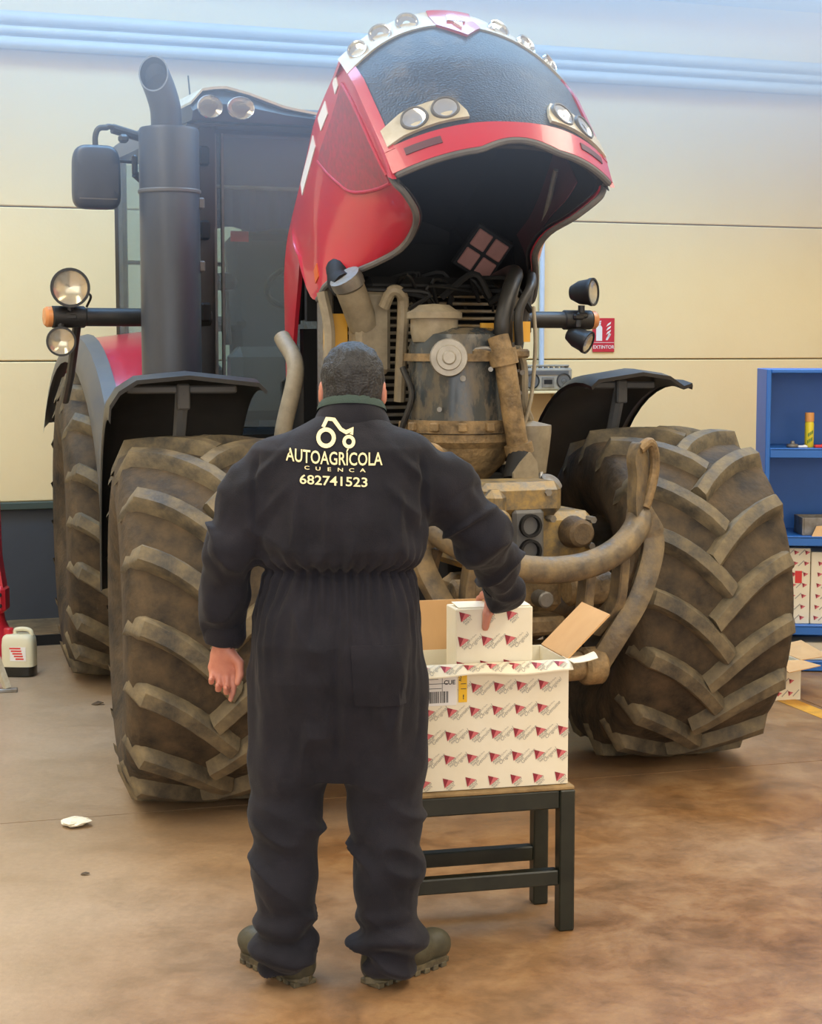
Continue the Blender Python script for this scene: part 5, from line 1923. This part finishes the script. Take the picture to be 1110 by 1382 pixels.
C_.chain([(.100, 0, .84), (.110, .015, .62), (.116, .015, .46), (.122, .0, .30), (.124, -.004, .13), (.125, -.002, .085)], [.120, .110, .102, .093, .086, .078], .03)
# flat cuffs
C_.cap((-.3255, .060, .900), (-.3255, .045, .925), .04, .04, 0, cut=True)
cm = C_.mesh('coverall', M['cloth'], 1)


def ridge(P):
    """sharp creases: 1 on the crest, falling to 0"""
    return 1 - np.minimum(1, np.abs(vnoise(P)) * 5)


def folds(c, n):
    x, y, z = c[:, 0], c[:, 1], c[:, 2]
    W3 = lambda a, b_, d_, o: np.c_[x * a + o, y * b_ + o, z * d_ + o]
    trunk = np.clip((.255 - np.abs(x)) / .03, 0, 1)
    d = .010 * vnoise(W3(9, 9, 5, 20)) + .003 * vnoise(W3(30, 30, 30, 50))
    # gathers at the elastic waist, fading up and down
    ang = np.arctan2(y, x * .75)
    up = np.exp(-np.maximum(z - 1.15, 0) / .045) * np.exp(-np.maximum(1.15 - z, 0) / .12) * trunk * (z > .8) * (z < 1.4)
    gat = np.sin(ang * 36 + 7 * vnoise(W3(14, 14, 5, 9)))
    d += .0080 * gat * up
    d += -.009 * np.exp(-((z - 1.15) / .011) ** 2) * trunk
    # long drapes on the back of the trousers
    tr = np.clip((1.12 - z) / .1, 0, 1) * np.clip((z - .50) / .25, 0, 1)
    d += tr * (.016 * (ridge(W3(15, 12, 2.6, 30)) - .3) + .012 * vnoise(W3(26, 20, 4, 60)))
    # hollow between the legs under the seat, seat seam
    d -= .016 * np.exp(-((x + .008) / .016) ** 2) * (y < 0) * np.clip((1.05 - z) / .1, 0, 1) * np.clip((z - .58) / .1, 0, 1)
    # lower leg bunching
    lg = np.clip((.60 - z) / .2, 0, 1)
    d += lg * .020 * (ridge(np.c_[x * 5 + 50, y * 5 + 50, z * 11 + x * 6]) - .35)
    d += np.clip((.24 - z) / .1, 0, 1) * .014 * np.sin(z * 68 + 7 * vnoise(W3(9, 9, 4, 9)))
    # sleeves: creases squeezed round the elbows and wrists
    sl = np.clip((np.abs(x) - .23) / .05, 0, 1) * (z > .85)
    d += sl * (.016 * (ridge(np.c_[np.abs(x) * 4 + y * 5 + 5, y * 4 + 70, z * 13 - np.abs(x) * 9]) - .35) + .012 * vnoise(W3(22, 22, 22, 8)))
    # blouse folds hanging over the waist and pulls to the armholes
    bl = np.clip((z - 1.165) / .03, 0, 1) * np.clip((1.42 - z) / .16, 0, 1) * trunk
    d += bl * (.018 * (ridge(W3(15, 8, 4.5, 90)) - .3) + .010 * vnoise(W3(26, 10, 9, 15)))
    ar = np.exp(-((np.abs(x) - .195) / .055) ** 2) * np.clip((z - 1.22) / .05, 0, 1) * np.clip((1.52 - z) / .08, 0, 1)
    d += ar * .014 * (ridge(np.c_[(np.abs(x) + z) * 9 + 33, y * 5, (z - np.abs(x)) * 3 + 12]) - .3)
    # armhole seam
    d -= .012 * np.exp(-((np.abs(x) - .222 + .10 * np.maximum(z - 1.42, 0)) / .009) ** 2) * np.clip((z - 1.25) / .04, 0, 1) * np.clip((1.48 - z) / .05, 0, 1) * (y < .03)
    return d * np.clip((1.60 - z) / .10, .15, 1)


displace(cm, folds)
cover = link('coverall', cm, person, 'dark navy boiler suit with dusty marks')
_v = np.empty(len(cm.vertices) * 3)
cm.vertices.foreach_get('co', _v)
_v = _v.reshape(-1, 3)
bvh = BVHTree.FromPolygons([tuple(v) for v in _v], [tuple(p.vertices) for p in cm.polygons])


def on_back(x, z, off=.0015):
    h, nn, i, d = bvh.ray_cast(Vector((x, -.6, z)), Vector((0, 1, 0)))
    y = h.y if h is not None else -.16
    return (x, y - off, z)


# collar: standing band, green-grey inside
rows, cc = [], Vector((.03, .052, 0))
for z, r_, t in ((1.545, .090, 0), (1.572, .082, .0), (1.590, .082, .0), (1.602, .086, 0), (1.580, .098, 0), (1.545, .112, 0)):
    row = []
    for a in np.linspace(R(-250), R(70), 29):
        pass
        row.append((cc.x + r_ * math.cos(a) * 1.0, cc.y + r_ * math.sin(a) * 1.06, z - .026 * (1 + math.sin(a)) + .003 * math.sin(a * 5)))
    rows.append(row)
b = MB().slab(rows, lambda p, i, k: p + (Vector((cc.x, cc.y, p.z)) - p).normalized() * .005 if i < 3 else p + Vector((0, 0, .003)))
col = b.obj('collar', M['cloth'], cover)
MB().slab([r_ for r_ in [[(cc.x + q * math.cos(a), cc.y + q * 1.06 * math.sin(a), z - .026 * (1 + math.sin(a))) for a in np.linspace(R(-250), R(70), 29)] for z, q in ((1.570, .0755), (1.608, .0805), (1.616, .085), (1.609, .090), (1.597, .094))]], (0, 0, .003)).obj('collar_lining', M['collar'], col, label='grey-green collar lining')
# cuffs
for W, D, r_ in ((LW, Vector(LW) - Vector(LEL), .052), (RW_, Vector(RW_) - Vector((.44, .22, 1.13)), .052)):
    D = Vector(D).normalized()
    p = Vector(W)
    MB().tube([p - D * .045, p - D * .02, p + D * .012, p + D * .020], [r_ + .002, r_ + .004, r_ + .001, r_ - .010], 24).obj('cuff', M['cloth'], cover)
# back pocket
b = MB()
pk = [(.030, .965), (.165, .975), (.185, .86), (.175, .81), (.075, .79), (.035, .81)]
rows = []
for t in np.linspace(0, 1, 8):
    l0 = lerp(.032, .042, t)
    l1 = lerp(.165, .178, t)
    rows.append([on_back(lerp(l0, l1, q), lerp(.968, .805, t), .006 if .02 < q < .98 and t > .02 else .002) for q in np.linspace(0, 1, 9)])
b.slab(rows, (0, .004, 0))
b.obj('back_pocket', M['cloth'], cover)

# printed back: tractor outline, name, town, telephone number
b = MB()
slope = -.045


def put(x, z):
    xx = x - .010
    return on_back(xx, 1.444 + z + slope * x, .0042)


def fine_add(vs, fs, dx, dz):
    b.add([put(v[0] + dx, v[1] + dz) for v in vs], fs)


def pstrip(pts, wd, closed=False):
    pts = [Vector((p[0], p[1], 0)) for p in pts]
    n = len(pts)
    L, Rr = [], []
    for i, p in enumerate(pts):
        a = pts[i - 1] if (i or closed) else p
        c = pts[(i + 1) % n] if (i < n - 1 or closed) else p
        t = (c - a).normalized()
        q = Vector((-t.y, t.x, 0)) * wd / 2
        if 0 < i < n - 1 or closed:
            t1 = (p - a).normalized()
            q /= max(.5, abs(q.normalized().dot(Vector((-t1.y, t1.x, 0)))))
        L.append(p + q)
        Rr.append(p - q)
    vs = [put(p.x, p.y) for p in L + Rr]
    fs = [(i, (i + 1) % n, (i + 1) % n + n, i + n) for i in range(n if closed else n - 1)]
    b.add(vs, fs)


circ = lambda cx, cz, r_, n=22: [(cx + r_ * math.cos(2 * PI * k / n), cz + r_ * math.sin(2 * PI * k / n)) for k in range(n)]
IZ = .006
pstrip(circ(-.022, .057 + IZ, .0205), .0105, True)
pstrip(circ(.038, .050 + IZ, .0125), .0085, True)
pstrip([(x, z + IZ) for x, z in [(-.031, .083), (-.022, .104), (-.004, .104), (.016, .080), (.030, .073), (.047, .081), (.044, .068)]], .0095)
word = 'AUTOAGRÍCOLA'
vs, fs = glyphs(word, .047, .012)
w_ = max(v[0] for v in vs) - min(v[0] for v in vs)
kx = .252 / w_
fine_add([(v[0] * kx, v[1] * 1.0 - .18 * (.126 ** 2 - (v[0] * kx) ** 2) * 1.6) for v in vs], fs, 0, .001)
for i, ch in enumerate('CUENCA'):
    vs, fs = glyphs(ch, .0165, .012)
    x = -.070 + i * .029
    fine_add([(v[0] * 1.25, v[1] * .8) for v in vs], fs, x, -.018 - .18 * (.126 ** 2 - x * x) * 1.6 + .002)
vs, fs = glyphs('682741523', .036, .014)
w_ = max(v[0] for v in vs) - min(v[0] for v in vs)
kx = .176 / w_
fine_add([(v[0] * kx, v[1] * .92 - .06 * (.09 ** 2 - (v[0] * kx) ** 2)) for v in vs], fs, .0, -.056)
b.obj('back_print', M['print'], cover, 0, 'cream tractor outline with firm name and telephone number')

# boots, toes turned out
for sx, heel, ang, in ((-1, (-.125, .005), R(38)), (1, (.105, .0), R(-44))):
    SB = SDF((-.12, -.10, .015), (.12, .34, .26), .005)
    SB.cap((0, .0, .055), (0, .02, .19), .046, .050, .02)
    SB.cap((0, .01, .055), (0, .12, .062), .044, .046, .03)
    SB.cap((0, .12, .058), (0, .205, .052), .047, .043, .03)
    SB.ell((0, .215, .055), (.046, .052, .042), .02)
    SB.ell((0, -.02, .06), (.040, .035, .05), .02)
    bm_ = SB.mesh('boot', M['boot'], 1)
    displace(bm_, lambda c, n: .004 * vnoise(c * 30 + 11))
    o = link('boot', bm_, person)
    o.location = (heel[0], heel[1], 0)
    o.rotation_euler = (0, 0, ang)
    s_ = MB()
    out = []
    for t in np.linspace(0, 2 * PI, 37)[:-1]:
        y = .105 + .162 * math.cos(t)
        wd = interp(y, [-.057, -.03, .05, .15, .22, .267], [.0, .036, .037, .049, .047, .0])
        out.append((math.copysign(max(wd, .004), math.sin(t)) if abs(math.sin(t)) > 1e-6 else 0, y))
    s_.prism(out, lambda x, y: (x, y, .030), lambda x, y: (x * .97, y, .012))
    for k in range(9):
        y = -.03 + k * .034
        wd = interp(y, [-.057, -.03, .05, .15, .22, .267], [.0, .036, .037, .049, .047, .0])
        s_.box((0, y, .0075), (wd * 2.06, .022, .015), bev=.002)
    s_.obj('sole', M['sole'], o)
    l_ = MB()
    for k in range(4):
        l_.tube([(-.022, .075 + .018 * k, .118 - .010 * k), (.022, .08 + .018 * k, .118 - .010 * k)], .003, 6)
    l_.obj('lace', M['collar'], o)

# ------------------------------------------------------------------ added haze volume under the roof, imitating veiling lens flare
hb = MB().box((0, 0, 3.03), (7.2, 7.6, 2.2)).obj('flare_haze', [], smooth=0)
hb.location = wall_pt(2.0, -4.15, 0)
hb.rotation_euler = (0, 0, WY)
m = bpy.data.materials.new('haze')
m.use_nodes = True
nt = NT(m)
out = nt.n('ShaderNodeOutputMaterial')
vs_ = nt.n('ShaderNodeVolumeScatter')
vs_.inputs['Color'].default_value = lin('#dfe9ff')
vs_.inputs['Anisotropy'].default_value = 0.2
tc = nt.n('ShaderNodeTexCoord')
sx = nt.n('ShaderNodeSeparateXYZ')
nt.l(tc.outputs['Object'], sx.inputs[0])
mr = nt.n('ShaderNodeMapRange', interpolation_type='SMOOTHSTEP')
mr.inputs[1].default_value = 1.95
mr.inputs[2].default_value = 3.7
mr.inputs[3].default_value = 0.0
mr.inputs[4].default_value = 0.34
nt.l(sx.outputs[2], mr.inputs[0])
nt.l(mr.outputs[0], vs_.inputs['Density'])
nt.l(vs_.outputs[0], out.inputs['Volume'])
hb.data.materials.append(m)
hb['kind'] = 'stuff'
tag(hb, 'added bluish haze high above the tractor, imitating lens flare', 'haze')

for o in bpy.data.objects:
    if o.name.split('.')[0] in ('printed_pattern', 'label_print', 'printed_text'):
        o['kind'] = 'stuff'
